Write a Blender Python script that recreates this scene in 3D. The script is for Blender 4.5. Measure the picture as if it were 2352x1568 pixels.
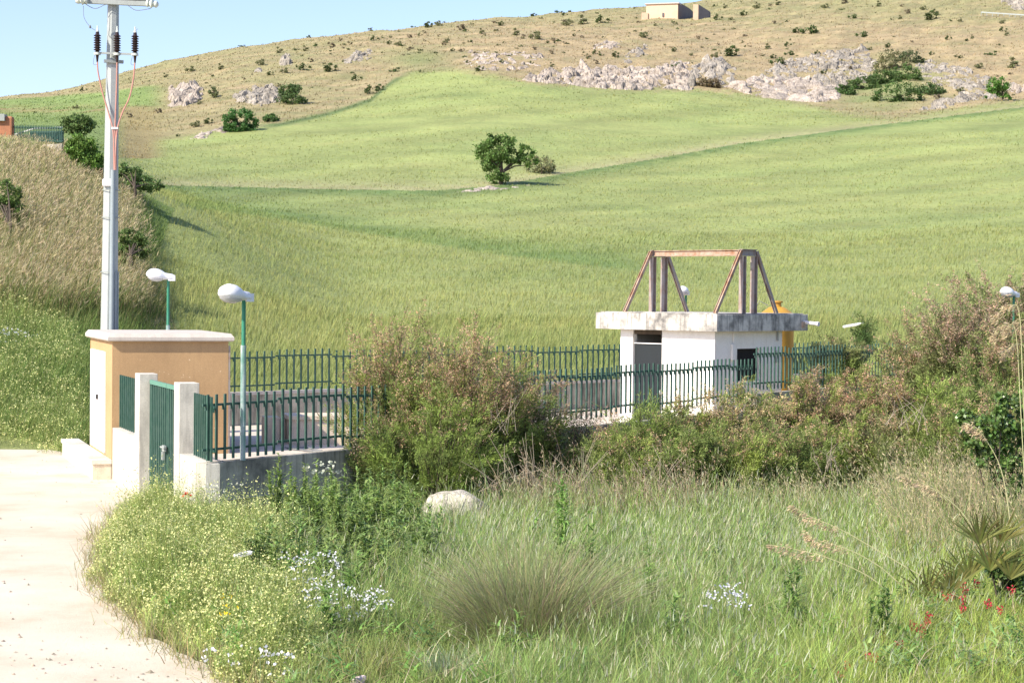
import bpy, math, random
import numpy as np
from mathutils import Vector, Matrix

# ------------------------------------------------------------------ camera, world, sun
for o in list(bpy.data.objects): bpy.data.objects.remove(o)
scene = bpy.context.scene
COL = scene.collection
rng = np.random.default_rng(7)
random.seed(7)

FPX = 4200.0            # focal length in photo units (photo 2352 wide)
CX, CY = 1176.0, 784.0
CAMZ = 4.4
PITCH = math.atan(104.0/FPX)
ROLL = 0.0105
fw = Vector((0, math.cos(PITCH), -math.sin(PITCH)))
up0 = Vector((0, math.sin(PITCH), math.cos(PITCH)))
rt0 = Vector((1, 0, 0))
rt = rt0*math.cos(ROLL) + up0*math.sin(ROLL)
up = up0*math.cos(ROLL) - rt0*math.sin(ROLL)
cam_d = bpy.data.cameras.new('camera')
cam = bpy.data.objects.new('camera', cam_d); COL.objects.link(cam)
m = Matrix((rt, up, -fw)).transposed().to_4x4(); m.translation = (0, 0, CAMZ)
cam.matrix_world = m
cam_d.sensor_width = 36; cam_d.lens = 36*FPX/2352
cam_d.clip_start = 0.1; cam_d.clip_end = 3000
scene.camera = cam

SUN_EL = math.radians(40)
SH = Vector((-0.77, -0.638, 0)).normalized()
SUN = Vector((SH.x*math.cos(SUN_EL), SH.y*math.cos(SUN_EL), math.sin(SUN_EL)))
world = bpy.data.worlds.new('World'); scene.world = world; world.use_nodes = True
nt = world.node_tree; nt.nodes.clear()
sky = nt.nodes.new('ShaderNodeTexSky'); sky.sky_type = 'NISHITA'; sky.sun_disc = False
sky.sun_elevation = SUN_EL; sky.sun_rotation = math.atan2(SUN.x, SUN.y)
sky.air_density = 1.0; sky.dust_density = 0.9; sky.ozone_density = 1.6
bg = nt.nodes.new('ShaderNodeBackground'); bg.inputs[1].default_value = 0.12
wo = nt.nodes.new('ShaderNodeOutputWorld')
tint = nt.nodes.new('ShaderNodeMix'); tint.data_type = 'RGBA'; tint.blend_type = 'MULTIPLY'; tint.inputs[0].default_value = 1; tint.inputs[7].default_value = (.98, .95, 1.08, 1)
nt.links.new(sky.outputs[0], tint.inputs[6]); nt.links.new(tint.outputs[2], bg.inputs[0]); nt.links.new(bg.outputs[0], wo.inputs[0])
sl = bpy.data.lights.new('sun', 'SUN'); sl.energy = 4.2; sl.angle = math.radians(0.53); sl.color = (1, 0.92, 0.78)
so = bpy.data.objects.new('sun', sl); COL.objects.link(so)
so.rotation_euler = (-SUN).to_track_quat('-Z', 'Y').to_euler(); so.location = (-30, -20, 40)
scene.view_settings.view_transform = 'Standard'; scene.view_settings.look = 'None'
scene.view_settings.gamma = 1; scene.view_settings.use_curve_mapping = False
scene.view_settings.exposure = 0.88

# ------------------------------------------------------------------ projection helpers
def W(px, py, Y):
    """world point seen at photo position (px,py), at distance Y ahead of the camera"""
    d = fw + rt*((px-CX)/FPX) - up*((py-CY)/FPX)
    return Vector((0, 0, CAMZ)) + d*(Y/d.y)
def Wz(px, py, z):
    d = fw + rt*((px-CX)/FPX) - up*((py-CY)/FPX)
    return Vector((0, 0, CAMZ)) + d*((z-CAMZ)/d.z)
def zat(px, py, Y): return W(px, py, Y).z

# ------------------------------------------------------------------ mesh helpers
def mesh_np(name, V, F, mat=None, col=None, smooth=False):
    V = np.asarray(V, dtype=np.float32); F = np.asarray(F, dtype=np.int32)
    me = bpy.data.meshes.new(name)
    k = F.shape[1]; n = F.shape[0]
    me.vertices.add(len(V)); me.vertices.foreach_set('co', V.ravel())
    me.loops.add(n*k); me.loops.foreach_set('vertex_index', F.ravel())
    me.polygons.add(n); me.polygons.foreach_set('loop_start', np.arange(0, n*k, k, dtype=np.int32))
    me.polygons.foreach_set('use_smooth', np.full(n, smooth, dtype=bool))
    if mat: me.materials.append(mat)
    if col is not None:
        a = me.color_attributes.new('Col', 'FLOAT_COLOR', 'POINT')
        c = np.ones((len(V), 4), dtype=np.float32); c[:, :3] = col
        a.data.foreach_set('color', c.ravel())
    me.update(calc_edges=True)
    return me
def link(name, me, parent=None, loc=None):
    o = bpy.data.objects.new(name, me); COL.objects.link(o)
    if parent is not None: o.parent = parent
    if loc is not None: o.location = loc
    return o
def tag(o, label=None, cat=None, group=None, kind=None):
    if label: o['label'] = label
    if cat: o['category'] = cat
    if group: o['group'] = group
    if kind: o['kind'] = kind
    return o
def empty(name, loc, label, cat, group=None):
    o = bpy.data.objects.new(name, None); COL.objects.link(o); o.location = loc
    o.empty_display_size = 0.2
    return tag(o, label, cat, group)

class MB:
    """collects boxes, bars and tubes (world coordinates) into one mesh"""
    def __init__(s): s.v = []; s.f = []
    def add(s, vs, fs):
        b = len(s.v); s.v += [tuple(v) for v in vs]; s.f += [tuple(i+b for i in f) for f in fs]
    def obox(s, o, ax, ay, z0, z1, top_inset=0):
        """box: corner o (x,y), edge vectors ax, ay (2d), heights z0..z1"""
        o = Vector((o[0], o[1])); ax = Vector((ax[0], ax[1])); ay = Vector((ay[0], ay[1]))
        P = [o, o+ax, o+ax+ay, o+ay]
        vs = [(p.x, p.y, z0) for p in P] + [(p.x, p.y, z1) for p in P]
        s.add(vs, [(3,2,1,0),(4,5,6,7),(0,1,5,4),(1,2,6,5),(2,3,7,6),(3,0,4,7)])
    def bar(s, a, b, w, h=None, side=None):
        """rectangular bar from a to b; w across 'side' axis, h the other"""
        a = Vector(a); b = Vector(b); d = (b-a).normalized(); h = h or w
        sd = Vector(side) if side is not None else (Vector((0,0,1)) if abs(d.z) < .9 else Vector((1,0,0))).cross(d)
        sd = (sd - d*sd.dot(d)).normalized(); t = d.cross(sd).normalized()
        vs = []
        for p in (a, b):
            for (i, j) in ((-1,-1),(1,-1),(1,1),(-1,1)): vs.append(p + sd*(i*w/2) + t*(j*h/2))
        s.add(vs, [(3,2,1,0),(4,5,6,7),(0,1,5,4),(1,2,6,5),(2,3,7,6),(3,0,4,7)])
    def ibeam(s, a, b, side, w, h, t=0.018):
        """I section: flanges perpendicular to 'side' separated by h along it, width w"""
        a = Vector(a); b = Vector(b); d = (b-a).normalized(); sd = Vector(side); sd = (sd-d*sd.dot(d)).normalized()
        o = d.cross(sd).normalized()
        for q in (-1, 1): s.bar(a+sd*q*(h/2-t/2), b+sd*q*(h/2-t/2), t, w, sd)
        s.bar(a, b, h-2*t-.004, t*.8, sd)
    def tube(s, pts, r, n=8, cap=True):
        pts = [Vector(p) for p in pts]; R = r if isinstance(r, (list, tuple)) else [r]*len(pts)
        rings = []; prev = None
        for i, p in enumerate(pts):
            d = (pts[min(i+1, len(pts)-1)] - pts[max(i-1, 0)]).normalized()
            if prev is None: u = (Vector((0,0,1)) if abs(d.z) < .9 else Vector((1,0,0))).cross(d).normalized()
            else: u = (prev - d*prev.dot(d)).normalized()
            prev = u; w = d.cross(u)
            rings.append([p + (u*math.cos(2*math.pi*k/n) + w*math.sin(2*math.pi*k/n))*R[i] for k in range(n)])
        vs = [v for g in rings for v in g]; fs = []
        for i in range(len(pts)-1):
            for k in range(n): fs.append((i*n+k, i*n+(k+1)%n, (i+1)*n+(k+1)%n, (i+1)*n+k))
        if cap: fs.append(tuple(reversed(range(n)))); fs.append(tuple((len(pts)-1)*n+k for k in range(n)))
        s.add(vs, fs)
    def lathe(s, c, prof, n=20, axis=None):
        """prof: list of (r, t) along axis from c"""
        c = Vector(c); d = Vector(axis or (0,0,1)).normalized()
        u = (Vector((0,0,1)) if abs(d.z) < .9 else Vector((1,0,0))).cross(d).normalized(); w = d.cross(u)
        vs = [c + d*t + (u*math.cos(2*math.pi*k/n) + w*math.sin(2*math.pi*k/n))*max(r, .0005) for r, t in prof for k in range(n)]
        fs = [(i*n+k, i*n+(k+1)%n, (i+1)*n+(k+1)%n, (i+1)*n+k) for i in range(len(prof)-1) for k in range(n)]
        fs.append(tuple(reversed(range(n)))); fs.append(tuple((len(prof)-1)*n+k for k in range(n)))
        s.add(vs, fs)
    def build(s, name, mat, parent=None, smooth=False, bevel=0):
        me = bpy.data.meshes.new(name)
        off = parent.matrix_world.translation.copy() if False else None
        loc = Vector((0,0,0))
        p = parent
        while p is not None: loc += p.location; p = p.parent
        if parent is None:
            vs = np.array(s.v); c = Vector(((vs[:,0].min()+vs[:,0].max())/2, (vs[:,1].min()+vs[:,1].max())/2, vs[:,2].min()))
        else: c = Vector((0,0,0))
        base = loc + c
        me.from_pydata([(v[0]-base.x, v[1]-base.y, v[2]-base.z) for v in s.v], [], s.f)
        me.materials.append(mat)
        if smooth:
            me.polygons.foreach_set('use_smooth', [True]*len(me.polygons))
            me.set_sharp_from_angle(angle=math.radians(40))
        me.update()
        o = link(name, me, parent, c if parent is None else None)
        if bevel:
            b = o.modifiers.new('bevel', 'BEVEL'); b.width = bevel; b.segments = 2; b.limit_method = 'ANGLE'
        return o

# ------------------------------------------------------------------ materials
def newmat(name):
    m = bpy.data.materials.new(name); m.use_nodes = True
    n = m.node_tree; b = n.nodes['Principled BSDF']; b.inputs['Roughness'].default_value = .85
    b.inputs['Specular IOR Level'].default_value = .3
    return m, n, b
def N(n, t, **kw):
    x = n.nodes.new(t)
    for k, v in kw.items(): setattr(x, k, v)
    return x
def noise(n, scale, detail=6, rough=.6, coord=None, vec_scale=None):
    t = N(n, 'ShaderNodeTexNoise'); t.inputs['Scale'].default_value = scale
    t.inputs['Detail'].default_value = detail; t.inputs['Roughness'].default_value = rough
    if coord is None:
        g = N(n, 'ShaderNodeNewGeometry'); coord = g.outputs['Position']
    if vec_scale:
        mp = N(n, 'ShaderNodeMapping'); mp.inputs['Scale'].default_value = vec_scale
        n.links.new(coord, mp.inputs[0]); coord = mp.outputs[0]
    n.links.new(coord, t.inputs['Vector']); return t
def ramp(n, src, stops):
    r = N(n, 'ShaderNodeValToRGB'); e = r.color_ramp.elements
    while len(e) < len(stops): e.new(.5)
    for i, (p, c) in enumerate(stops):
        e[i].position = p; e[i].color = (c[0], c[1], c[2], 1) if isinstance(c, (tuple, list)) else (c, c, c, 1)
    n.links.new(src, r.inputs[0]); return r
def mix(n, fac, a, b, mode='MIX'):
    x = N(n, 'ShaderNodeMix', data_type='RGBA', blend_type=mode)
    for i, v in ((0, fac), (6, a), (7, b)):
        if isinstance(v, bpy.types.NodeSocket): n.links.new(v, x.inputs[i])
        elif isinstance(v, (int, float)): x.inputs[i].default_value = v
        else: x.inputs[i].default_value = (v[0], v[1], v[2], 1)
    return x.outputs[2]
def bump(n, b, h, strength=.3, dist=.02):
    x = N(n, 'ShaderNodeBump'); x.inputs['Strength'].default_value = strength; x.inputs['Distance'].default_value = dist
    n.links.new(h, x.inputs['Height']); n.links.new(x.outputs[0], b.inputs['Normal'])

def m_stain(name, base, stain, amt=.5, scale=1.5, streak=True, rough=.85, speck=None, metal=0, bs=.25):
    """base colour with noise mottling and vertical runs of dirt"""
    m, n, b = newmat(name)
    a = noise(n, scale, 8, .65)
    r = ramp(n, a.outputs[0], [(.42, 0), (.68, 1)])
    fac = N(n, 'ShaderNodeMath', operation='MULTIPLY'); n.links.new(r.outputs[0], fac.inputs[0]); fac.inputs[1].default_value = amt
    c = mix(n, fac.outputs[0], base, stain)
    if streak:
        s = noise(n, 1.0, 5, .6, vec_scale=(9, 9, .8)); sr = ramp(n, s.outputs[0], [(.5, 0), (.72, 1)])
        f2 = N(n, 'ShaderNodeMath', operation='MULTIPLY'); n.links.new(sr.outputs[0], f2.inputs[0]); f2.inputs[1].default_value = amt
        c = mix(n, f2.outputs[0], c, stain)
    if speck:
        s = noise(n, 14, 3, .5); sr = ramp(n, s.outputs[0], [(.70, 0), (.74, 1)])
        c = mix(n, sr.outputs[0], c, speck)
    fine = noise(n, 40, 4, .7); fr = ramp(n, fine.outputs[0], [(.3, .85), (.7, 1.1)])
    c = mix(n, 1.0, c, fr.outputs[0], 'MULTIPLY')
    n.links.new(c, b.inputs['Base Color']); b.inputs['Roughness'].default_value = rough
    b.inputs['Metallic'].default_value = metal
    bump(n, b, fine.outputs[0], bs, .01)
    return m
def m_attr(name, trans=.35, rough=.6, spec=.25, var=.25):
    """plant material: the colour of each leaf or blade comes from its mesh"""
    m, n, b = newmat(name)
    a = N(n, 'ShaderNodeAttribute', attribute_name='Col')
    t = noise(n, 3.0, 3, .6); r = ramp(n, t.outputs[0], [(.3, 1-var), (.7, 1+var)])
    c = mix(n, 1.0, a.outputs[0], r.outputs[0], 'MULTIPLY')
    n.links.new(c, b.inputs['Base Color']); b.inputs['Roughness'].default_value = rough
    b.inputs['Specular IOR Level'].default_value = spec
    if trans:
        tr = N(n, 'ShaderNodeBsdfTranslucent'); n.links.new(c, tr.inputs[0])
        ms = N(n, 'ShaderNodeMixShader'); ms.inputs[0].default_value = trans
        n.links.new(b.outputs[0], ms.inputs[1]); n.links.new(tr.outputs[0], ms.inputs[2])
        n.links.new(ms.outputs[0], n.nodes['Material Output'].inputs[0])
    return m
M = {}
M['white_wall'] = m_stain('white_plaster', (.86,.83,.77), (.62,.56,.46), .25, 1.2)
M['ochre'] = m_stain('ochre_plaster', (.50,.325,.165), (.38,.24,.12), .5, .8, True, speck=(.72,.55,.36))
M['coping'] = m_stain('stone_coping', (.56,.51,.45), (.42,.37,.32), .5, 3)
M['concrete'] = m_stain('weathered_concrete', (.66,.62,.53), (.30,.28,.24), .6, 1.3)
M['dark_concrete'] = m_stain('stained_concrete', (.50,.46,.375), (.10,.095,.08), .9, .9)
M['slab'] = m_stain('slab_edge_concrete', (.64,.60,.53), (.12,.115,.11), .95, 2.2)  # real black stain, deepened so the colour also carries the right face's shade
M['plinth'] = m_stain('plinth_plaster', (.72,.6,.46), (.45,.38,.3), .7, 2)
M['floor'] = m_stain('yard_floor_concrete', (.62,.54,.45), (.42,.36,.3), .6, .7, False)
M['green'] = m_stain('green_paint', (.036,.095,.070), (.10,.16,.135), .5, 6, True, .45, bs=.05)
M['green_light'] = m_stain('green_paint_faded', (.12,.27,.2), (.10,.25,.20), .5, 6, True, .5, bs=.05)
M['pole'] = m_stain('galvanised_pole', (.40,.43,.42), (.31,.34,.33), .4, 2, True, .5, bs=.05)
M['pole_conduit'] = m_stain('grey_conduit', (.29,.34,.36), (.22,.26,.28), .4, 3, True, .5, bs=.05)
M['lamp_pole'] = m_stain('worn_lamp_post', (.42,.48,.48), (.04,.2,.14), .8, 3, True, .5, bs=.05)
M['lamp_green'] = m_stain('green_lamp_post', (.03,.2,.12), (.1,.3,.2), .4, 3, True, .5, bs=.05)
M['lamp_head'] = m_stain('white_plastic', (.80,.80,.82), (.7,.7,.72), .3, 3, False, .35, bs=.02)
M['lens'] = m_stain('milky_lens', (.55,.55,.57), (.45,.45,.47), .3, 3, False, .25, bs=.02)
M['rust'] = m_stain('rusting_primer', (.46,.35,.27), (.27,.12,.055), .9, 3.5, True, .7)
M['rust_dark'] = m_stain('grey_brown_steel', (.36,.32,.30), (.26,.12,.06), .55, 5, True, .7)
M['door'] = m_stain('grey_door_paint', (.022,.027,.03), (.018,.02,.022), .5, 2, True, .55, bs=.05)
M['lintel'] = m_stain('dark_timber', (.10,.075,.05), (.04,.03,.02), .6, 4)
M['black'] = m_stain('dark_interior', (.012,.012,.012), (.006,.006,.006), .5, 4)
M['tank'] = m_stain('yellow_tank_paint', (.50,.28,.045), (.32,.17,.04), .5, 2.5, True, .5, bs=.05)
M['pvc'] = m_stain('white_pipe', (.8,.78,.78), (.6,.5,.4), .4, 6, False, .4, bs=.02)
M['white_door'] = m_stain('whitewashed_steel_door', (.85,.80,.78), (.75,.6,.55), .4, 2, True, .6, bs=.05)
M['insulator'] = m_stain('brown_porcelain', (.035,.022,.02), (.06,.03,.03), .4, 20, False, .2, bs=0)
M['glass_ins'] = m_stain('pale_porcelain', (.62,.66,.58), (.4,.45,.4), .4, 20, False, .25, bs=0)
M['steel'] = m_stain('galvanised_steel', (.34,.37,.35), (.25,.27,.26), .5, 6, True, .5, bs=.05)
M['cable'] = m_stain('red_brown_cable', (.50,.24,.19), (.42,.3,.25), .5, 4, False, .5, bs=0)
M['wire'] = m_stain('dark_wire', (.2,.21,.22), (.1,.1,.1), .4, 4, False, .5, bs=0)
M['brick'] = m_stain('pale_block_wall', (.70,.50,.36), (.55,.36,.24), .5, .5)
M['grey_wall'] = m_stain('grey_render', (.17,.16,.17), (.1,.09,.1), .5, .5)
M['orange_wall'] = m_stain('orange_brick', (.44,.19,.10), (.28,.13,.08), .6, 3)
M['bark'] = m_stain('bark', (.085,.065,.05), (.05,.04,.03), .6, 8)
M['litter'] = m_stain('printed_wrapper', (.8,.55,.55), (.75,.72,.72), .8, 12, False, .5, bs=.02)
M['leaf'] = m_attr('leaves', .3, .55)
M['grassblade'] = m_attr('grass_blades', .4, .6)
M['petal'] = m_attr('petals', .3, .6, var=.05)
M['seed'] = m_attr('seed_heads', .3, .8)

# rock: pale limestone with cracks and grey lichen
def m_rock(name, a, b_, c, scale=1.2):
    m, n, b = newmat(name)
    t = noise(n, scale, 9, .7); r = ramp(n, t.outputs[0], [(.3, b_), (.5, a), (.72, c)])
    v = N(n, 'ShaderNodeTexVoronoi', feature='DISTANCE_TO_EDGE'); v.inputs['Scale'].default_value = scale*1.3
    g = N(n, 'ShaderNodeNewGeometry'); d = noise(n, scale*2, 4); mx = mix(n, .35, g.outputs['Position'], d.outputs[1], 'ADD')
    n.links.new(mx, v.inputs['Vector'])
    vr = ramp(n, v.outputs[0], [(0, .45), (.05, 1)])
    cc = mix(n, 1, r.outputs[0], vr.outputs[0], 'MULTIPLY')
    at = N(n, 'ShaderNodeAttribute', attribute_name='Col') if not name.startswith('boulder') else None
    if at: cc = mix(n, 1, cc, at.outputs[0], 'MULTIPLY')
    n.links.new(cc, b.inputs['Base Color'])
    f = noise(n, scale*6, 8, .7); bump(n, b, f.outputs[0], .7, .08)
    return m
M['rock'] = m_rock('limestone', (.33,.295,.245), (.12,.105,.09), (.43,.39,.335))
M['rock_pink'] = m_rock('pinkish_limestone', (.42,.36,.30), (.18,.14,.105), (.51,.44,.375), .8)
M['boulder'] = m_rock('boulder_stone', (.56,.51,.43), (.20,.185,.155), (.68,.63,.54), 2.6)
# ------------------------------------------------------------------ terrain height field
# measured on the photograph: image row of the ground at distance Y, for a set of image columns
TY = [48, 52, 56, 65, 80, 100, 130, 160, 200, 250, 300, 350, 420, 520, 700, 1000]
TX = [-5000, 0, 120, 240, 320, 370, 430, 550, 680, 800, 1000, 1176, 1400, 1600, 1800, 2000, 2352, 5500]
TAB = { 0:   [None, 0, 915, 745, 515, 322, 326, 322, 305, 282, 262, 243, 229, 240, 260, 300],
        120: [None, 0, 915, 760, 535, 330, 334, 330, 312, 285, 258, 235, 217, 228, 250, 300],
        240: [None, 0, 920, 770, 570, 360, 366, 360, 330, 290, 245, 210, 183, 200, 230, 300],
        320: [None, 0, 930, 815, 635, 435, 432, 412, 368, 312, 240, 190, 158, 175, 210, 280],
        370: [None, 0, 933, 826, 655, 455, 442, 430, 372, 306, 236, 180, 146, 165, 200, 270],
        430: [None, 0, 935, 838, 662, 474, 456, 445, 378, 305, 230, 170, 136, 155, 190, 260],
        550: [None, 0, 938, 852, 702, 538, 495, 458, 390, 290, 210, 145, 109, 130, 170, 240],
        680: [None, 0, 940, 864, 742, 612, 530, 470, 388, 288, 205, 138, 93, 120, 160, 230],
        800: [None, 0, 940, 870, 762, 668, 560, 475, 385, 285, 200, 130, 79, 110, 150, 220],
        1000:[None, 0, 935, 868, 762, 668, 562, 477, 388, 272, 175, 112, 68, 58, 110, 190],
        1176:[None, 0, 930, 862, 760, 667, 562, 478, 390, 268, 168, 106, 72, 44, 90, 170],
        1400:[None, 0, 930, 862, 760, 668, 566, 484, 398, 280, 190, 118, 62, 22, 60, 150],
        1600:[None, 0, 930, 862, 762, 672, 570, 488, 402, 290, 208, 130, 62, 8, 40, 130],
        1800:[None, 0, 930, 862, 762, 674, 570, 486, 398, 294, 226, 128, 54, -14, 0, 90],
        2000:[None, 0, 930, 862, 762, 674, 568, 480, 388, 290, 236, 125, 44, -45, -60, 40],
        2352:[None, 0, 925, 856, 757, 667, 555, 460, 365, 280, 222, 125, 30, -70, -110, 20]}
TAB[-5000] = None; TAB[5500] = None
def _tab():
    Z = np.zeros((len(TX), len(TY)))
    for i, x in enumerate(TX):
        src = {-5000: 0, 5500: 2352}.get(x, x)
        for j, Y in enumerate(TY):
            if j == 0: Z[i, j] = 0; continue
            if j == 1: Z[i, j] = .0 if src <= 240 else .5; continue
            a = src-1176; b = TAB[src][j] - 680 - ROLL*a
            Z[i, j] = CAMZ - b*Y/FPX
    a = np.array(TX, float)-1176; lY = np.log(np.array(TY, float))
    # dense, blurred copy
    ga = np.concatenate([[-6176], np.arange(-1300, 1340, 20.), [4324]]); gl = np.linspace(lY[0], lY[-1], 260)
    D = np.zeros((len(ga), len(gl)))
    tmp = np.array([np.interp(gl, lY, Z[i]) for i in range(len(a))])
    for j in range(len(gl)): D[:, j] = np.interp(ga, a, tmp[:, j])
    k = np.array([1, 4, 6, 4, 1.])/16
    for _ in range(6):
        P = np.pad(D, ((0, 0), (2, 2)), mode='edge'); D2 = sum(k[q]*P[:, q:q+D.shape[1]] for q in range(5)); D2[:, 0] = D[:, 0]; D = D2
    for _ in range(5):
        P = np.pad(D, ((2, 2), (0, 0)), mode='edge'); D = sum(k[q]*P[q:q+D.shape[0], :] for q in range(5))
    return ga, gl, D
GA, GL, GD = _tab()
_ph = rng.uniform(0, 6.28, (24, 2)); _di = rng.uniform(0, 6.28, 24)
def wav(x, y, lam, seed=0, n=6):
    s = 0
    for i in range(n):
        q = (i+seed*5) % 24; L = lam*(1 + .55*math.sin(7.3*i+seed)); t = _di[q]
        s = s + np.sin((x*math.cos(t)+y*math.sin(t))*6.283/L + _ph[q, 0])
    return s/n
def gz(X, Y):
    """ground height"""
    X = np.asarray(X, float); Y = np.asarray(Y, float)
    Yc = np.clip(Y, 1.0, 990)
    a = np.clip(X/Yc*FPX, -6170, 4320); l = np.log(np.clip(Yc, 48.0, 990))
    i = np.clip(np.searchsorted(GA, a)-1, 0, len(GA)-2); j = np.clip(((l-GL[0])/(GL[1]-GL[0])).astype(int), 0, len(GL)-2)
    ta = (a-GA[i])/(GA[i+1]-GA[i]); tl = np.clip((l-GL[j])/(GL[j+1]-GL[j]), 0, 1)
    z = (GD[i, j]*(1-ta)*(1-tl) + GD[i+1, j]*ta*(1-tl) + GD[i, j+1]*(1-ta)*tl + GD[i+1, j+1]*ta*tl)
    far = np.clip((Y-60)/60, 0, 1)
    z = z + far*(wav(X, Y, 14, 1)*.16 + wav(X, Y, 45, 2)*.3*np.clip((Y-120)/150, 0, 1))
    hill = np.clip((Y-250)/60, 0, 1)
    z = z + hill*(wav(X, Y, 7, 3)*.30 + wav(X, Y, 23, 4)*.7)
    return z
def proj(X, Y, Z):
    X = np.asarray(X, float); Y = np.asarray(Y, float); Z = np.asarray(Z, float)-CAMZ
    d = Y*fw.y + Z*fw.z
    r = X*rt.x + Y*rt.y + Z*rt.z; u = X*up.x + Y*up.y + Z*up.z
    return CX + FPX*r/d, CY - FPX*u/d
def G(px, py, y0=56, y1=560, far=False):
    """ground point seen at (px,py): searched along distance"""
    Ys = np.exp(np.linspace(math.log(y0), math.log(y1), 900))
    Xs = (px-1176 + ROLL*(py-680))/FPX*Ys
    q = proj(Xs, Ys, gz(Xs, Ys))[1]
    hit = np.where(q <= py)[0]
    k = hit[0] if len(hit) else int(np.argmin(q))
    return Vector((float(Xs[k]), float(Ys[k]), float(gz(Xs[k], Ys[k]))))
def inpoly(x, y, poly):
    x = np.asarray(x); y = np.asarray(y); r = np.zeros(x.shape, bool); n = len(poly); j = n-1
    for i in range(n):
        xi, yi = poly[i]; xj, yj = poly[j]
        if yi != yj:
            c = ((yi > y) != (yj > y)) & (x < (xj-xi)*(y-yi)/(yj-yi)+xi); r ^= c
        j = i
    return r
def sstep(x, a, b): t = np.clip((x-a)/(b-a), 0, 1); return t*t*(3-2*t)

# ------------------------------------------------------------------ plan of the walled yard
C0 = Vector((-5.61, 33.6)); D1 = Vector((math.sin(math.radians(35)), math.cos(math.radians(35))))
D2 = Vector((-math.sin(math.radians(22)), math.cos(math.radians(22))))
N1 = Vector((-D1.y, D1.x)); N2 = Vector((D2.y, -D2.x))       # inward normals
K = C0 + D2*10.1
CV = Vector((-math.sin(math.radians(20)), math.cos(math.radians(20)))); CW = Vector((CV.y, -CV.x))
B0 = Vector((-8.11, 53.0)); DB = Vector((.733, .680)); NB = Vector((DB.y, -DB.x))   # back line, NB towards yard
FLOORZ = 0.55
def onwall(px):
    k = (px-CX + ROLL*(950-680))/FPX; return (C0.x-k*C0.y)/(k*D2.y-D2.x)
def fronttt(px):
    k = (px-CX + ROLL*(900-680))/FPX; return (k*C0.y-C0.x)/(D1.x-k*D1.y)
YARD = [C0+N2*.5+N1*.2, C0+D1*46+N1*.15, B0+DB*30-NB*.14, B0-DB*1.5-NB*.14, K+CV*4.1+CW*.3, K+CW*.3, C0+D2*9+N2*.55]
YP = [(p.x, p.y) for p in YARD]

# dirt track outline on the flat ground
TR = [(1100,2000),(800,1700),(600,1580),(480,1530),(385,1480),(300,1410),(245,1350),(232,1300),(248,1220),(295,1178),(350,1160)]
TP = []
for _i in range(len(TR)-1):
    for _k in range(6):
        _t = _k/6; _x = TR[_i][0]*(1-_t)+TR[_i+1][0]*_t; _y = TR[_i][1]*(1-_t)+TR[_i+1][1]*_t
        _p = Wz(_x, _y, 0).xy; TP.append(_p+Vector((rng.normal(0, .07), rng.normal(0, .10))))
TP.append(Wz(TR[-1][0], TR[-1][1], 0).xy)
TP += [C0 + D2*3.3 + N2*.2, C0+D2*6.8+N2*.2, K + CW*.2, K+CV*5, Wz(192,1043,0).xy, Wz(165,1043,0).xy, Wz(120,1032,0).xy, Wz(60,1022,0).xy, Wz(0,1020,0).xy, Wz(-300,1016,0).xy, Vector((-45, 52)), Vector((-45,6)), Vector((2,6))]
TPp = [(p.x, p.y) for p in TP]

# ------------------------------------------------------------------ zones, in photo coordinates of the ground
FIELD_TOP = [(-400,300),(330,325),(420,318),(520,300),(640,288),(760,262),(850,232),(900,190),(945,168),(1050,163),(1150,180),(1240,196),(1400,206),(1600,210),(1700,218),(1800,232),(1960,268),(2050,276),(2200,252),(2352,234),(3500,200)]
BANK = [(-3000,330),(0,335),(150,345),(240,400),(330,445),(400,480),(370,560),(345,640),(380,700),(410,760),(440,800),(430,960),(-3000,960)]
def fieldtop(px): return np.interp(px, [p[0] for p in FIELD_TOP], [p[1] for p in FIELD_TOP])
def verge(px, py):
    """strength of the unploughed field boundaries"""
    ax = np.interp(px, [330, 560, 800, 1000, 1150, 1300, 1500, 1700, 2000, 2352, 3500], [425, 430, 436, 438, 425, 398, 366, 330, 290, 246, 200])
    w = np.interp(px, [330, 700, 1100, 1500, 2000, 2352], [15, 18, 18, 15, 11, 8])
    return np.exp(-((py-ax)/w)**2), (py-ax)/w
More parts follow.
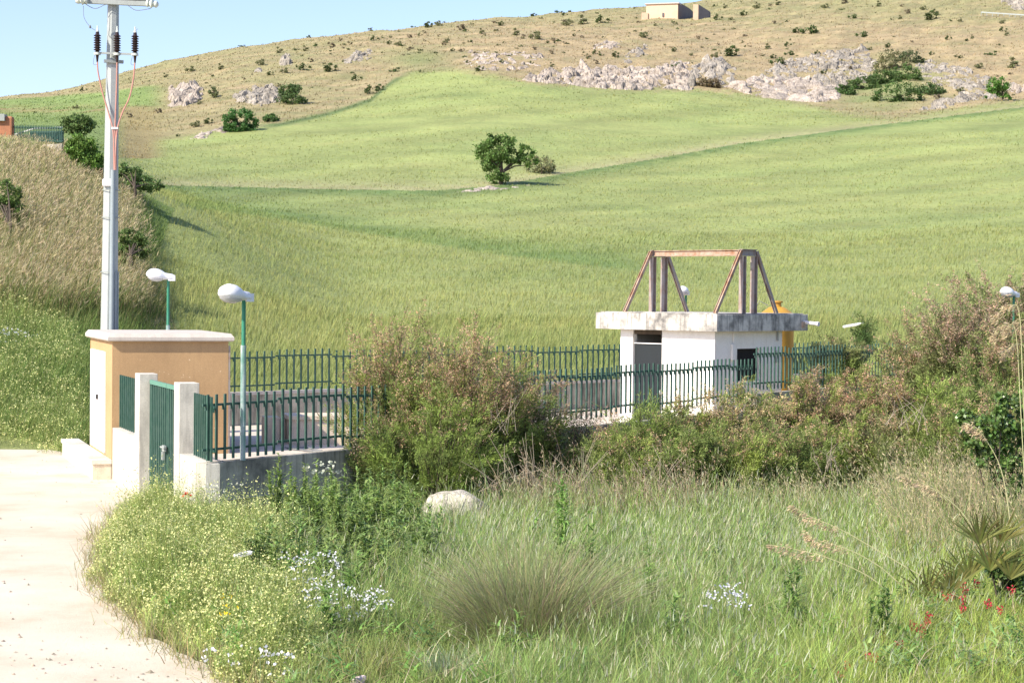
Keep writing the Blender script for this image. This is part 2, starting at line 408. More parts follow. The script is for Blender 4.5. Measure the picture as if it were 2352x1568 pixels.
def zone_color(px, py, X, Y):
    """albedo of the ground / of the plants growing on it"""
    n1 = wav(X, Y, 9, 5); n2 = wav(X, Y, 31, 6); n3 = wav(X, Y, 3.1, 7)
    px = np.asarray(px, float)
    c = np.zeros(px.shape+(3,))
    green = np.array([.315,.35,.125]); green2 = np.array([.25,.305,.105]); yel = np.array([.375,.375,.145])
    n4 = wav(X*.35, Y, 4.5, 12); n5 = wav(X*.3, Y, 13, 14)
    f = np.clip(.5+.45*n2+.35*n5+.3*n4, 0, 1)[..., None]; c[:] = green2*(1-f)+green*f
    g = np.clip(n1*.8+n3*.4-.1, 0, 1)[..., None]; c = c*(1-g*.5)+yel*g*.5
    v, s = verge(px, py)
    on = ((Y > 120) & (px > 300)).astype(float)
    vv = (v*on*np.clip(.75+.5*n3, 0, 1))[..., None]
    vc = np.where((s < 0)[..., None], np.array([.34,.32,.17]), np.array([.085,.16,.045]))
    c = c*(1-vv*.95)+vc*vv*.95
    # swale on the left below the verge: darker green band, abrupt lower edge
    sl_ = py-np.interp(px, [330,700,900,1100,1400,1600],[462,508,542,575,612,625]); sw = (np.exp(-(sl_/np.where(sl_ < 0, 38., 5.))**2)*sstep(px, 380, 480)*sstep(px, 1650, 1350)*np.clip(.65+.4*n1, 0, 1))[..., None]
    c = c*(1-sw*.8)+np.array([.12,.22,.06])*sw*.8
    # drill lines and tractor tracks across the crop
    ln = np.clip(np.sin((py+.10*px+10*n2)/5.2)*.5+np.sin((py+.13*px+8*n5)/9.7+1)*.5, -1, 1)[..., None]*sstep(Y, 110, 160)[..., None]
    c = c*(1+.11*ln)
    # hillside above the fields: dry grass
    ft = fieldtop(px)
    dry = sstep(ft-py+8*n3, -6, 10)*(Y > 110)
    hill = np.array([.37,.29,.165]); hg = np.array([.27,.255,.12]); hb = np.array([.34,.25,.135])
    greenish = np.clip(sstep(py, 95, 10) + .6*n5 + .35*n1 + .3*n4 + sstep(px, 1300, 500)*.75, 0, 1)[..., None]
    hc = hill*(1-greenish)+hg*greenish
    q = np.clip(n3*.8+.2, 0, 1)[..., None]; hc = hc*(1-.45*q)+hb*.45*q; hc = hc*(1+.26*wav(X, Y, 5, 17)+.2*wav(X, Y, 2, 18))[..., None]; gm = np.clip(1.3*wav(X, Y, 11, 19)+.8*wav(X, Y, 4, 16)-.15, 0, 1)[..., None]; hc = hc*(1-gm*.5)+np.array([.20,.21,.10])*gm*.5
    c = c*(1-dry[..., None])+hc*dry[..., None]
    # far left fields behind the bank
    lf = ((px < 420) & (py < fieldtop(px)+40) & (Y > 120)).astype(float)
    band = np.clip(sstep(py, np.interp(px, [0,100,230,420],[228,222,212,186])-2, np.interp(px, [0,100,230,420],[228,222,212,186])+4), 0, 1)*sstep(px, 400, 330)
    brownish = np.exp(-((py-252)/9.)**2)*np.clip(.5+n1, 0, 1) + sstep(px, 240, 300)*sstep(py, 240, 262)
    lc = np.array([.20,.27,.085])*(1-np.clip(brownish, 0, 1)[..., None])+np.array([.29,.24,.11])*np.clip(brownish, 0, 1)[..., None]
    k = (lf*band)[..., None]; c = c*(1-k)+lc*k
    # dark weedy edge of the field, and the green gully on the right
    fe = (np.exp(-((py-ft+1)/5.)**2)*sstep(px, 560, 640)*sstep(px, 960, 900)*(Y > 150))[..., None]; c = c*(1-fe*.85)+np.array([.08,.14,.045])*fe*.85
    gl = np.clip(np.exp(-((px-2040-(190-py)*.5)/110.)**2-((py-205)/55.)**2)*1.5*np.clip(.7+.5*n1, 0, 1), 0, 1)[..., None]*(dry > .1)[..., None]; c = c*(1-gl*.85)+np.array([.20,.25,.09])*gl*.85
    ff = (np.exp(-((py-ft)/14.)**2)*sstep(px, 1050, 1200)*np.clip(.3+.7*n1, 0, 1)*(Y > 150))[..., None]; c = c*(1-ff*.5)+np.array([.27,.27,.12])*ff*.5
    # scrubby shoulder at the head of the middle field
    sh = np.exp(-((px-960)/70.)**2-((py-138)/26.)**2)[..., None]; c = c*(1-sh*.7)+np.array([.15,.20,.07])*sh*.7
    # tall dry grass bank
    bk = (inpoly(px, py, BANK) & (Y < 118)).astype(float)
    low = sstep(py+20*n1, 700, 800)
    bc = np.array([.36,.30,.155])*(1-low[..., None])+np.array([.16,.22,.06])*low[..., None]
    gq = (np.clip(n1*1.1+.4*n3+.25, 0, 1)*(1-low))[..., None]; bc = bc*(1-gq*.75)+np.array([.19,.21,.07])*gq*.75; ge = (sstep(px+30*n3+25*n1, 262, 330)*sstep(py, 700, 560)*.9+.1*sstep(px, 290, 360))[..., None]; bc = bc*(1-ge)+np.array([.17,.24,.07])*ge
    c = np.where(bk[..., None] > .5, bc, c)
    near = (Y < 50)[..., None]
    c = np.where(near, np.array([.11,.12,.045]), c)
    return c

def build_ground():
    pa = np.concatenate([np.arange(-4300, -150, 90.), np.arange(-150, 2500, 5.), np.arange(2500, 6000, 90.)])-1176
    Ys = np.concatenate([np.arange(2, 18, 1.), np.arange(18, 76, .3), np.exp(np.arange(math.log(76), math.log(560), .0045)), np.exp(np.arange(math.log(565), math.log(990), .03))])
    A, YY = np.meshgrid(pa, Ys, indexing='ij'); XX = A/FPX*YY
    ZZ = gz(XX, YY)
    iny = inpoly(XX, YY, YP); ZZ = np.where(iny, np.minimum(ZZ, FLOORZ-.25), ZZ)
    int_ = inpoly(XX, YY, TPp) & (YY > 5) & (YY < 53)
    ZZ = np.where(int_, ZZ-.05, ZZ + .03*wav(XX, YY, 1.7, 9)*(YY < 60)*(~iny))
    V = np.stack([XX, YY, ZZ], -1).reshape(-1, 3)
    px, py = proj(XX, YY, ZZ)
    C = zone_color(px, py, XX, YY).reshape(-1, 3)
    na, ny = A.shape; I = np.arange(na*ny).reshape(na, ny)
    F = np.stack([I[:-1, :-1], I[1:, :-1], I[1:, 1:], I[:-1, 1:]], -1).reshape(-1, 4)
    m, n, b = newmat('ground_soil_and_turf')
    a = N(n, 'ShaderNodeAttribute', attribute_name='Col')
    t1 = noise(n, 1.3, 8, .75); r1 = ramp(n, t1.outputs[0], [(.3, .8), (.5, 1.0), (.7, 1.18)])
    t2 = noise(n, .12, 6, .7); r2 = ramp(n, t2.outputs[0], [(.3, .85), (.7, 1.15)])
    c = mix(n, 1, a.outputs[0], r1.outputs[0], 'MULTIPLY'); c = mix(n, 1, c, r2.outputs[0], 'MULTIPLY')
    n.links.new(c, b.inputs['Base Color']); bump(n, b, t1.outputs[0], .8, .5)
    o = link('ground', mesh_np('ground', V, F, m, C, True)); tag(o, kind='structure')
build_ground()

def grid_sheet(name, poly, z, mat, kind='structure', step=.5, amp=0.0):
    P = [Vector(p) for p in poly]
    me = bpy.data.meshes.new(name); import bmesh
    bm = bmesh.new(); vs = [bm.verts.new((p[0], p[1], z)) for p in P]
    f = bm.faces.new(vs)
    if f.normal.z < 0: f.normal_flip()
    bmesh.ops.triangulate(bm, faces=bm.faces[:])
    bm.normal_update()
    for q in bm.faces:
        if q.normal.z < 0: q.normal_flip()
    bm.to_mesh(me); bm.free(); me.materials.append(mat)
    return tag(link(name, me), kind=kind)
# dirt track
m, n, b = newmat('pale_dusty_track')
t = noise(n, .5, 8, .65); r = ramp(n, t.outputs[0], [(.3, (.50,.41,.29)), (.48, (.60,.525,.41)), (.7, (.66,.60,.49))])
g = noise(n, 22, 5, .8); gr = ramp(n, g.outputs[0], [(.28, .55), (.4, .96), (.7, 1.04)])
c = mix(n, 1, r.outputs[0], gr.outputs[0], 'MULTIPLY')
v = N(n, 'ShaderNodeTexVoronoi'); v.inputs['Scale'].default_value = 9; gg = N(n, 'ShaderNodeNewGeometry'); n.links.new(gg.outputs['Position'], v.inputs[0])
t3 = noise(n, .7, 3); vm = N(n, 'ShaderNodeMath', operation='ADD'); n.links.new(v.outputs[0], vm.inputs[0]); n.links.new(t3.outputs[0], vm.inputs[1])
vr = ramp(n, vm.outputs[0], [(.42, .5), (.5, 1)]); c = mix(n, .7, c, vr.outputs[0], 'MULTIPLY')
n.links.new(c, b.inputs['Base Color']); bump(n, b, g.outputs[0], .5, .03)
grid_sheet('dirt_track', TPp, 0.0, m)
grid_sheet('yard_floor', YP, FLOORZ, M['floor'])
# ------------------------------------------------------------------ walls, pillars, gate, fences
WT = 1.25; WTH = .26
def v2(p, z): return Vector((p[0], p[1], z))
tp2n, tp2f = onwall(411.5), onwall(401.0)
tp1n, tp1f = onwall(317.5), onwall(309.5)
tend = 10.0
# front wall corner piece (right of the gate, then all along the front)
w = MB()
L0 = C0 + N2*WTH
w.obox(C0, D2*tp2n, N2*WTH, -.4, WT)
wall_thing = w.build('boundary_wall', M['concrete'])
tag(wall_thing, 'short low concrete wall streaked with dirt, between the right gate pillar and the stained corner', 'wall')
STEP_T = 21.9
w = MB()
w.obox(C0 + D1*.003, D1*STEP_T, N1*WTH, -.4, WT+.01)
w.obox(C0 + D1*(STEP_T+.01), D1*21, N1*WTH, -.4, 1.72)
fw_o = w.build('boundary_wall', M['dark_concrete'])
tag(fw_o, 'long concrete wall with black weathering stains running back under the front picket fence', 'wall')
w = MB(); w.obox(C0 + D2*(tp1f+.003), D2*(tend-tp1f), N2*WTH, -.2, WT-.03)
tag(w.build('boundary_wall', M['concrete']), 'short whitish wall stub between the left gate pillar and the ochre cabin', 'wall')
w = MB(); w.obox(B0-DB*.6, DB*34, -NB*.25, .2, 1.43)
tag(w.build('boundary_wall', M['dark_concrete']), 'grey concrete wall at the back of the yard under the rear picket fence', 'wall')
w = MB(); w.obox(B0-DB*.63+NB*.03, DB*34.1, -NB*.31, 1.433, 1.52)
cop = w.build('wall_coping', M['coping']); 
bw = [o for o in COL.objects if o.name == 'boundary_wall.003'][0]
cop.parent = bw; cop.matrix_parent_inverse = Matrix.Translation(-bw.location)

for ta, tb, lab in ((tp2n+.003, tp2f+.06, 'square concrete gate pillar on the right of the green gate'), (tp1n-.1, tp1f, 'square concrete gate pillar on the left of the green gate, nearer the cabin')):
    w = MB(); w.obox(C0 + D2*ta - N2*.02, D2*(tb-ta), N2*.40, -.3, 2.63)
    o = w.build('gate_pillar', M['concrete'], bevel=.012); tag(o, lab, 'pillar', 'concrete pillars of the gate')

def panel(parent, a, b, z0a, z0b, H, sp, pw, mat, rails=(.16, .84), pd=.03, nrm=None, jitter=.0, skip=0):
    """one fence panel: upright pickets and two rails"""
    a = Vector(a[:2]); b = Vector(b[:2]); L = (b-a).length; d = (b-a)/L; nn = nrm or Vector((-d.y, d.x))
    p = MB(); n = max(1, int(round(L/sp)))
    for i in range(n):
        q = a + d*(sp*(i+.5)*L/(n*sp)); z = z0a+(z0b-z0a)*i/n
        p.obox(q-d*pw/2-nn*pd/2, d*pw, nn*pd, z+.0, z+H)
        # bent clip that ties the picket to the upper rail
        if pw > .04: p.obox(q-d*pw*.7+nn*(pd/2+.001), d*pw*1.1, nn*.03, z+H*rails[1]-.10, z+H*rails[1]-.015)
    o = p.build('picket_panel', mat, parent)
    for f in rails:
        r = MB(); r.bar(v2(a+nn*(pd/2+.017), z0a+H*f), v2(b+nn*(pd/2+.017), z0b+H*f), .03, .045)
        r.build('rail', mat, o)
    return o
# railings next to the gate: flat bars close together
inn = N2*.13
def fence_root(loc, label, group=None): return empty('picket_fence', loc, label, 'fence', group)
f = fence_root(v2(C0+inn, WT), 'short green railing of close upright bars on the wall right of the gate')
a0, a1 = C0+D2*.05+inn, C0+D2*(onwall(425)-.12)+inn
panel(f, a0, a1, WT+.03, WT+.03, 1.2, .19, .045, M['green'], pd=.04, nrm=N2)
f = fence_root(v2(C0+D2*tp1f+inn, WT), 'short green railing of upright bars between the left gate pillar and the cabin')
panel(f, C0+D2*(tp1f+.05)+inn, C0+D2*(tend-.15)+inn, WT, WT, 1.22, .26, .05, M['green'], pd=.04, nrm=N2)
# gate of two leaves
g = empty('gate', v2(C0+D2*tp2f+N2*.18, 0), 'green double gate of upright bars between the two concrete pillars', 'gate')
gs, ge = tp2f+.08, tp1n-.14
gm = (gs+ge)/2
for (s, e) in ((gs, gm-.012), (gm+.012, ge)):
    a = C0+D2*s+N2*.22; b = C0+D2*e+N2*.22; L = (b-a).length; d = (b-a).normalized(); nn = Vector((d.y, -d.x))
    p = MB(); n = 9
    for i in range(n):
        q = a + d*(L*(i+.5)/n); p.obox(q-d*.03, d*.06, nn*.03, .10, 2.42)
    p.bar(v2(a+d*.02, .06), v2(a+d*.02, 2.46), .04); p.bar(v2(b-d*.02, .06), v2(b-d*.02, 2.46), .04)
    leaf = p.build('gate_leaf', M['green'], g)
    r = MB(); r.bar(v2(a, 2.46), v2(b, 2.46), .05, .09, (nn.x, nn.y, 0)); r.build('top_rail', M['green_light'], leaf)
    
    for zr in (.14, 1.2):
        r = MB(); r.bar(v2(a+nn*.05, zr), v2(b+nn*.05, zr), .03, .05, (nn.x, nn.y, 0)); r.build('cross_rail', M['green'], leaf)
h = MB(); c = C0+D2*gm-N2*.02+N2*.2
h.obox(c-D2*.12-N2*.05, D2*.24, N2*.05, 1.10, 1.22); h.bar(v2(c-D2*.2-N2*.06, 1.18), v2(c+D2*.2-N2*.06, 1.18), .03)
h.obox(c-D2*.05-N2*.07, D2*.10, N2*.05, .92, 1.09)
h.build('lock', M['steel'], g)
# front picket fence in stepping panels
f = fence_root(v2(C0+N1*.1, WT), 'tall dark green picket fence with stepping rails along the stained front wall')
def ztop(t):
    return float(np.interp(t, [0, 5.4, 12, 18, 21.8, 21.9, 30, 42], [2.53, 2.53, 2.66, 2.70, 2.72, 3.0, 2.98, 2.9]))
t = .05; pi = 0
while t < 41:
    L = 2.05
    if t < STEP_T < t+L: L = STEP_T-t
    if L > .3:
        za, zb = ztop(t)-1.22, ztop(min(t+L, 21.8 if t < STEP_T else 99))-1.22
        dz = (.03 if pi % 2 else -.01)
        base = (WT if t < STEP_T else 1.72)
        panel(f, C0+D1*t+N1*.12, C0+D1*(t+L-.02)+N1*.12, za+dz, zb+dz, 1.22, .235, .052, M['green'], nrm=Vector((D1.y, -D1.x))*-1)
    t += L + (.0 if L > 2 else .01); pi += 1
# rear picket fence
f = fence_root(v2(B0, 1.5), 'dark green picket fence along the back wall in front of the wheat field')
t = -.5; pi = 0
while t < 33:
    a, b = B0+DB*t-NB*.1, B0+DB*(t+2.1)-NB*.1
    z = 1.50 + .0*t + (.05 if pi % 2 else 0)
    panel(f, a, b, z, z+.01, 1.2, .26, .05, M['green'], nrm=NB*-1); t += 2.12; pi += 1

# ------------------------------------------------------------------ ochre cabin
cb = empty('utility_cabin', v2(K, .4), 'ochre rendered utility cabin with a pale stone coping, beside the green gate', 'building')
CH = 3.42
k0 = CAMZ-(1022.6+950-950-670)*0  # (kept plain)
ZTOP = zat(263, 784, K.y)
p = MB(); p.obox(K, CW*2.75, CV*4.1, .0, ZTOP); p.build('wall', M['ochre'], cb)
# coping: slab with chamfered top edge and overhang
p = MB(); oh = .12; o = K-CW*oh-CV*oh; a = CW*(2.75+2*oh); bb = CV*(4.1+2*oh); z0 = ZTOP+.002
def ring(o, a, b, ins, z):
    an, bn = a.normalized(), b.normalized()
    return [v2(o+an*ins+bn*ins, z), v2(o+a-an*ins+bn*ins, z), v2(o+a+b-an*ins-bn*ins, z), v2(o+b+an*ins-bn*ins, z)]
R = [ring(o, a, bb, .03, z0), ring(o, a, bb, 0, z0+.03), ring(o, a, bb, 0, z0+.10), ring(o, a, bb, .07, z0+.19)]
vs = [v for r in R for v in r]; fs = [(3,2,1,0), (12,13,14,15)]
for i in range(3):
    for k in range(4): fs.append((i*4+k, i*4+(k+1)%4, (i+1)*4+(k+1)%4, (i+1)*4+k))
p.add(vs, fs); p.build('roof_coping', M['coping'], cb)
# whitewashed steel door on the left side
p = MB(); dz0, dz1 = .52, ZTOP-.28
p.obox(K+CV*1.1-CW*.03, CV*2.6, CW*.026, dz0, dz1)
dr = p.build('door', M['white_door'], cb)
p = MB()
for q in (1.1, 1.75, 2.4, 3.05, 3.68): p.obox(K+CV*q-CW*.05, CV*.03, CW*.02, dz0, dz1)
p.build('door_rib', M['white_door'], dr)
p = MB(); p.obox(K+CV*2.3-CW*.08, CV*.05, CW*.05, 1.75, 1.87); p.build('handle', M['door'], dr)
p = MB(); e = K+CW*2.75+CV*.02; p.tube([v2(e+CW*.03, .5), v2(e+CW*.03, ZTOP-.1)], .025, 6); p.build('downpipe', M['rust_dark'], cb)
p = MB(); p.obox(K+CW*2.752+CV*.03, CW*.05, CV*.2, 1.9, 2.06); p.build('hinge_box', M['rust'], cb)
# plinth bench
p = MB(); p.obox(K-CW*.44-CV*.05, CW*.435, CV*6.5, -.1, .36)
pl = p.build('plinth_step', M['plinth']); tag(pl, 'low plastered step running along the foot of the cabin beside the track', 'step')
p = MB(); p.obox(K-CW*.47-CV*.08, CW*.46, CV*6.56, .363, .46); q = p.build('step_slab', M['concrete']); q.parent = pl; q.matrix_parent_inverse = Matrix.Translation(-pl.location)

# ------------------------------------------------------------------ pump house
HD = 53.0
hc = W(1647, 722, HD); H0 = Vector((hc.x, hc.y)); HT = hc.z; HB = zat(1647, 762, HD)
HL = Vector((-.728, .686)).normalized(); HR = Vector((.686, .728)).normalized(); s = HD/48
ph = empty('pump_house', v2(H0, FLOORZ), 'small white pump house with a thick overhanging concrete roof, behind the front fence', 'building')
p = MB()
def kpx(px, py=760): return (px-CX+ROLL*(py-680))/FPX
def sol_t(px, b, py=760): k = kpx(px, py); o = H0+HR*b; return (k*o.y-o.x)/(HL.x-k*HL.y)
def sol_b(px, t, py=760): k = kpx(px, py); o = H0+HL*t; return (k*o.y-o.x)/(HR.x-k*HR.y)
wx0 = wy0 = .3
for _ in range(6): wx0 = sol_t(1641.3, wy0)*.5+wx0*.5
wx1 = sol_t(1424.5, wy0); wy1 = sol_b(1795.6, wx0)
SLT, SLB = sol_t(1366.8, 0), sol_b(1854.5, 0)
th = .2
# walls: left face with door opening, right face with window opening, plus two back walls
def HP(t, b): return H0 + HL*t + HR*b
dt0, dt1 = sol_t(1519.7, wy0), sol_t(1453, wy0)
p.obox(HP(wx0, wy0), HL*(dt0-wx0), HR*th, .4, HB); p.obox(HP(dt1, wy0), HL*(wx1-dt1), HR*th, .4, HB)
wb0, wb1 = sol_b(1692.5, wx0), sol_b(1744.4, wx0)
wz1 = zat(1720, 799.5, 55); wz0 = zat(1720, 873, 55)
p.obox(HP(wx0, wy0+th+.001), HL*th, HR*(wb0-wy0-th), .4, HB); p.obox(HP(wx0, wb1), HL*th, HR*(wy1-wb1), .4, HB)
p.obox(HP(wx0, wb0), HL*th, HR*(wb1-wb0), .4, wz0); p.obox(HP(wx0, wb0), HL*th, HR*(wb1-wb0), wz1, HB)
p.obox(HP(wx1-th, wy0+th+.001), HL*th, HR*(wy1-wy0-th), .4, HB); p.obox(HP(wx0+th+.001, wy1-th), HL*(wx1-wx0-2*th-.002), HR*(th-.002), .4, HB)
p.build('wall', M['white_wall'], ph)
p = MB(); p.obox(H0, HL*SLT, HR*SLB, HB+.002, HT)
p.obox(HP(.1, .1), HL*(SLT-.2), HR*(SLB-.2), HT+.001, HT+.03)
p.build('roof_slab', M['slab'], ph, bevel=.02)
dtop = zat(1485, 790, 55)
p = MB(); p.obox(HP(dt0+.004, wy0+.09), HL*(dt1-dt0-.008), HR*.04, .45, dtop); d = p.build('door', M['door'], ph)
p = MB(); p.obox(HP(dt0+.004, wy0+.06), HL*(dt1-dt0-.008), HR*.03, dtop+.002, dtop+.03); p.build('top_strip', M['pvc'], d)
p = MB(); p.obox(HP(dt0+.08, wy0+.05), HL*.05, HR*.05, 1.5, 1.62); p.build('handle', M['steel'], d)
p = MB(); p.obox(HP(dt0+.004, wy0+.05), HL*(dt1-dt0-.008), HR*.10, dtop+.29, HB-.002); p.build('lintel_board', M['lintel'], ph)
p = MB(); p.obox(HP(wx0+.10, wb0+.003), HL*.03, HR*(wb1-wb0-.006), wz0+.003, wz1-.003); p.build('window', M['black'], ph)
p = MB(); a = HP(wx0-.03, wb0-.2*s)
p.tube([v2(a, HB-.02), v2(a, HB-.35)], .025, 6); p.obox(HP(wx0-.07, wb0-.28*s), HL*.065, HR*.16, HB-.85, HB-.38); p.obox(HP(wx0-.05, wb0-.25*s), HL*.045, HR*.12, HB-1.7, HB-1.0)
p.build('electric_box', M['white_wall'], ph, bevel=.006)
p = MB(); a = HP(wx0-.03, wy1-.25*s); p.tube([v2(a, HB-.02), v2(a, HB-.3)], .03, 6); p.obox(HP(wx0-.05, wy1-.3*s), HL*.045, HR*.12, HB-.95, HB-.6); p.build('conduit', M['steel'], ph)
pe = v2(HP(.05, SLB-.2), HT-.24); dirp = (Vector((.99, .15, 0))*.0 + Vector((-HL.x, -HL.y, -.08))).normalized()
p = MB(); p.tube([pe-dirp*.1, pe+dirp*.55], .055, 12); p.tube([pe+dirp*.52, pe+dirp*.58], .07, 12); o = p.build('drain_pipe', M['pvc'], ph, smooth=True)
p = MB(); p.obox(HP(-.06, SLB-.35), HL*.055, HR*.14, HT-.4, HT-.22); p.build('pipe_bracket', M['rust'], ph)

# steel frame on the roof
fr = empty('steel_frame', v2(HP(1.6*s, 1.6*s), HT), 'rusting steel portal frame with sloping braces standing on the pump house roof', 'frame')
FT = HT + 1.93; zt = HT+.03
tA = .16; bF, bR = sol_b(1704.2, tA, 650), sol_b(1730, tA, 650); tB = sol_t(1497.7, bF, 650); fF, fR = .12, sol_b(1781.9, tA, 720)
HL3 = v2(HL, 0); HR3 = v2(HR, 0)
for t in (tA, tB):
    for b_ in (bF, bR):
        p = MB(); q = HP(t, b_); p.ibeam(v2(q, zt), v2(q, FT-.21), HL3*.0+HR3, .15, .17, .014)
        p.build('post', M['rust_dark'], fr)
        p = MB(); off = -HL*.0
    for (b0, b1) in ((fF, bF-.1), (fR, bR+.1)):
        p = MB(); p.ibeam(v2(HP(t, b0), zt), v2(HP(t, b1), FT-.05), HL3, .10, .10, .014); p.build('brace', M['rust'] if b0 < 1 else M['rust_dark'], fr)
    p = MB(); p.ibeam(v2(HP(t, bF-.09), FT-.10), v2(HP(t, bR+.09), FT-.10), Vector((0,0,1)), .12, .20, .02); p.build('end_beam', M['rust_dark'], fr)
for b_ in (bF, bR):
    p = MB(); p.ibeam(v2(HP(tA+.08, b_), FT-.10), v2(HP(tB-.08, b_), FT-.10), Vector((0,0,1)), .10, .17, .02); p.build('top_beam', M['rust'], fr)

# yellow tank
tc = W(1784.5, 700, 61.5)
tk = empty('water_tank', (tc.x, tc.y, FLOORZ), 'yellow cylindrical tank with a shallow domed top, behind the pump house', 'tank')
ts = HT+.02; tt = zat(1787, 705, 61.5)
p = MB(); p.lathe((tc.x, tc.y, FLOORZ), [(.575, 0), (.575, ts-FLOORZ-.18), (.60, ts-FLOORZ-.15), (.60, ts-FLOORZ-.10), (.55, ts-FLOORZ-.04), (.25, tt-FLOORZ), (.0, tt-FLOORZ+.02)], 36); p.build('body', M['tank'], tk, True)
p = MB(); p.lathe((tc.x, tc.y, tt-.03), [(.15, 0), (.15, .17), (.20, .18), (.20, .23), (.05, .25)], 20); p.build('cap', M['tank'], tk, True)
p = MB(); p.tube([v2(tc.xy+Vector((-.68, 0)), ts-.2), v2(tc.xy+Vector((-.68, 0)), ts+.2), v2(tc.xy+Vector((-.6, 0)), ts+.38), v2(tc.xy+Vector((-.3, 0)), tt+.05)], .015, 6); p.build('hose', M['wire'], tk)

# concrete trough and blocks in the yard
b_c = W(790, 990, 46.5)
def block(name, px0, px1, pyt, Y0, depth, zb, label, cat, mat='plinth', lip=False, ang=.25):
    a = W(px0, pyt, Y0); z1 = a.z
    L = (px1-px0)/FPX*Y0/math.cos(ang)
    ax = Vector((math.cos(ang), math.sin(ang)))*L; ay = Vector((-math.sin(ang), math.cos(ang)))*depth
    p = MB(); p.obox(a.xy, ax, ay, zb, z1-(.10 if lip else 0))
    o = p.build(name, M[mat], bevel=.015); tag(o, label, cat)
    if lip:
        p = MB(); n1 = ax.normalized(); n2 = ay.normalized(); p.obox(a.xy-n1*.06-n2*.06, ax+n1*.12, ay+n2*.12, z1-.098, z1)
        q = p.build('rim', M[mat]); q.parent = o; q.matrix_parent_inverse = Matrix.Translation(-o.location)
    return o
block('concrete_trough', 668, 860, 955, 46.6, 1.2, FLOORZ-.05, 'long pale concrete trough with a rim, on the yard floor behind the front fence', 'trough', lip=True)
block('concrete_block', 606, 640, 957, 46.8, .5, FLOORZ-.05, 'small upright pale concrete block left of the trough in the yard', 'block')
block('concrete_block', 643, 656, 960, 47.4, .3, FLOORZ-.05, 'narrow concrete block squeezed between the trough and the other block', 'block')
p = MB(); pts = [W(px, py, Y) for px, py, Y in ((655,985,45.5),(690,1000,44.8),(740,1003,44.6),(700,988,45.6),(660,996,45.2),(720,1002,44.4),(800,1006,44.2))]
pts = [v2(q.xy, FLOORZ+.03) for q in pts]; p.tube(pts, .018, 6); tag(p.build('hose', M['wire']), 'thin dark hose lying in loops on the yard floor before the trough', 'hose')

# ------------------------------------------------------------------ street lamps
def lamp(loc, H, yaw, label, flat=False, polemat='lamp_pole', top='lamp_green', sc=1.0, headtilt=.0):
    L = empty('street_lamp', loc, label, 'street lamp', 'white street lamps round the yard'); L.rotation_euler.z = yaw
    def bp(mb, name, mat, par, smooth=False):
        me_o = mb; 
        for i, v in enumerate(me_o.v): me_o.v[i] = (v[0]+loc[0], v[1]+loc[1], v[2]+loc[2])
        return me_o.build(name, mat, par, smooth)
    p = MB(); p.tube([(0,0,0), (0,0,H*.72)], .048*sc, 12); pl = bp(p, 'pole', M[polemat], L, True)
    p = MB(); p.tube([(0,0,H*.72), (0,0,H)], .036*sc, 12); bp(p, 'upper_pole', M[top], L, True)
    # head: teardrop shell along +x (local), widening away from the spigot box
    p = MB(); n = 16; prof = [(-.14,.055,.07),(-.10,.085,.085),(.0,.09,.085),(.08,.10,.09),(.14,.145,.12),(.24,.185,.145),(.36,.19,.145),(.46,.155,.11),(.52,.09,.06),(.54,.02,.015)]
    vs = []
    for (x, ry, rz) in prof:
        for k in range(n):
            a = 2*math.pi*k/n; z = math.sin(a)*rz*1.25; y = math.cos(a)*ry
            if z < 0: z *= .55
            vs.append((x*sc, y*sc, H+.06+z*sc + x*.14))
    fs = [(i*n+k, i*n+(k+1)%n, (i+1)*n+(k+1)%n, (i+1)*n+k) for i in range(len(prof)-1) for k in range(n)] + [tuple(reversed(range(n))), tuple((len(prof)-1)*n+k for k in range(n))]
    p.add(vs, fs); p.obox((-.17*sc, -.075*sc), (.17*sc, 0), (0, .15*sc), H-.02*sc, H+.12*sc); hd = bp(p, 'lamp_head', M['lamp_head'], L, True)
    p = MB(); vs = []; pr = [(.12,.10,.0),(.16,.13,.05),(.26,.165,.085),(.38,.165,.085),(.46,.12,.05),(.50,.05,.0)]
    for (x, ry, dz) in pr:
        for k in range(8):
            a = math.pi*k/7; vs.append((x*sc, math.cos(a)*ry*sc, H+.03 - math.sin(a)*dz*sc - .03 + x*.14))
    fs = [(i*8+k+1, i*8+k, (i+1)*8+k, (i+1)*8+k+1) for i in range(5) for k in range(7)] + [(i*8, i*8+7, (i+1)*8+7, (i+1)*8) for i in range(5)]
    p.add(vs, fs); bp(p, 'lens', M['lens'], hd, True)
    return L
a = W(557.5, 1050, 34.45); lamp((a.x, a.y, WT), zat(563, 690, 34.45)-WT, math.pi+.95, 'white street lamp on a worn green and grey pole just behind the front fence', sc=1.12)
a = W(385, 900, 47.5); lamp((a.x, a.y, FLOORZ), zat(386, 643, 47.5)-FLOORZ, math.pi+.15, 'white street lamp rising from behind the ochre cabin roof', sc=1.05)
a = W(1574, 800, 61); lamp((a.x, a.y, FLOORZ), zat(1574, 676, 61)-FLOORZ, math.pi+1.15, 'small white street lamp seen between the braces of the steel frame', sc=.95)
a = W(2325, 900, 52); lamp((a.x, a.y, .6), zat(2322, 681, 52)-.6, math.pi+.6, 'white street lamp on a green pole among the tamarisks near the right edge', sc=.95)

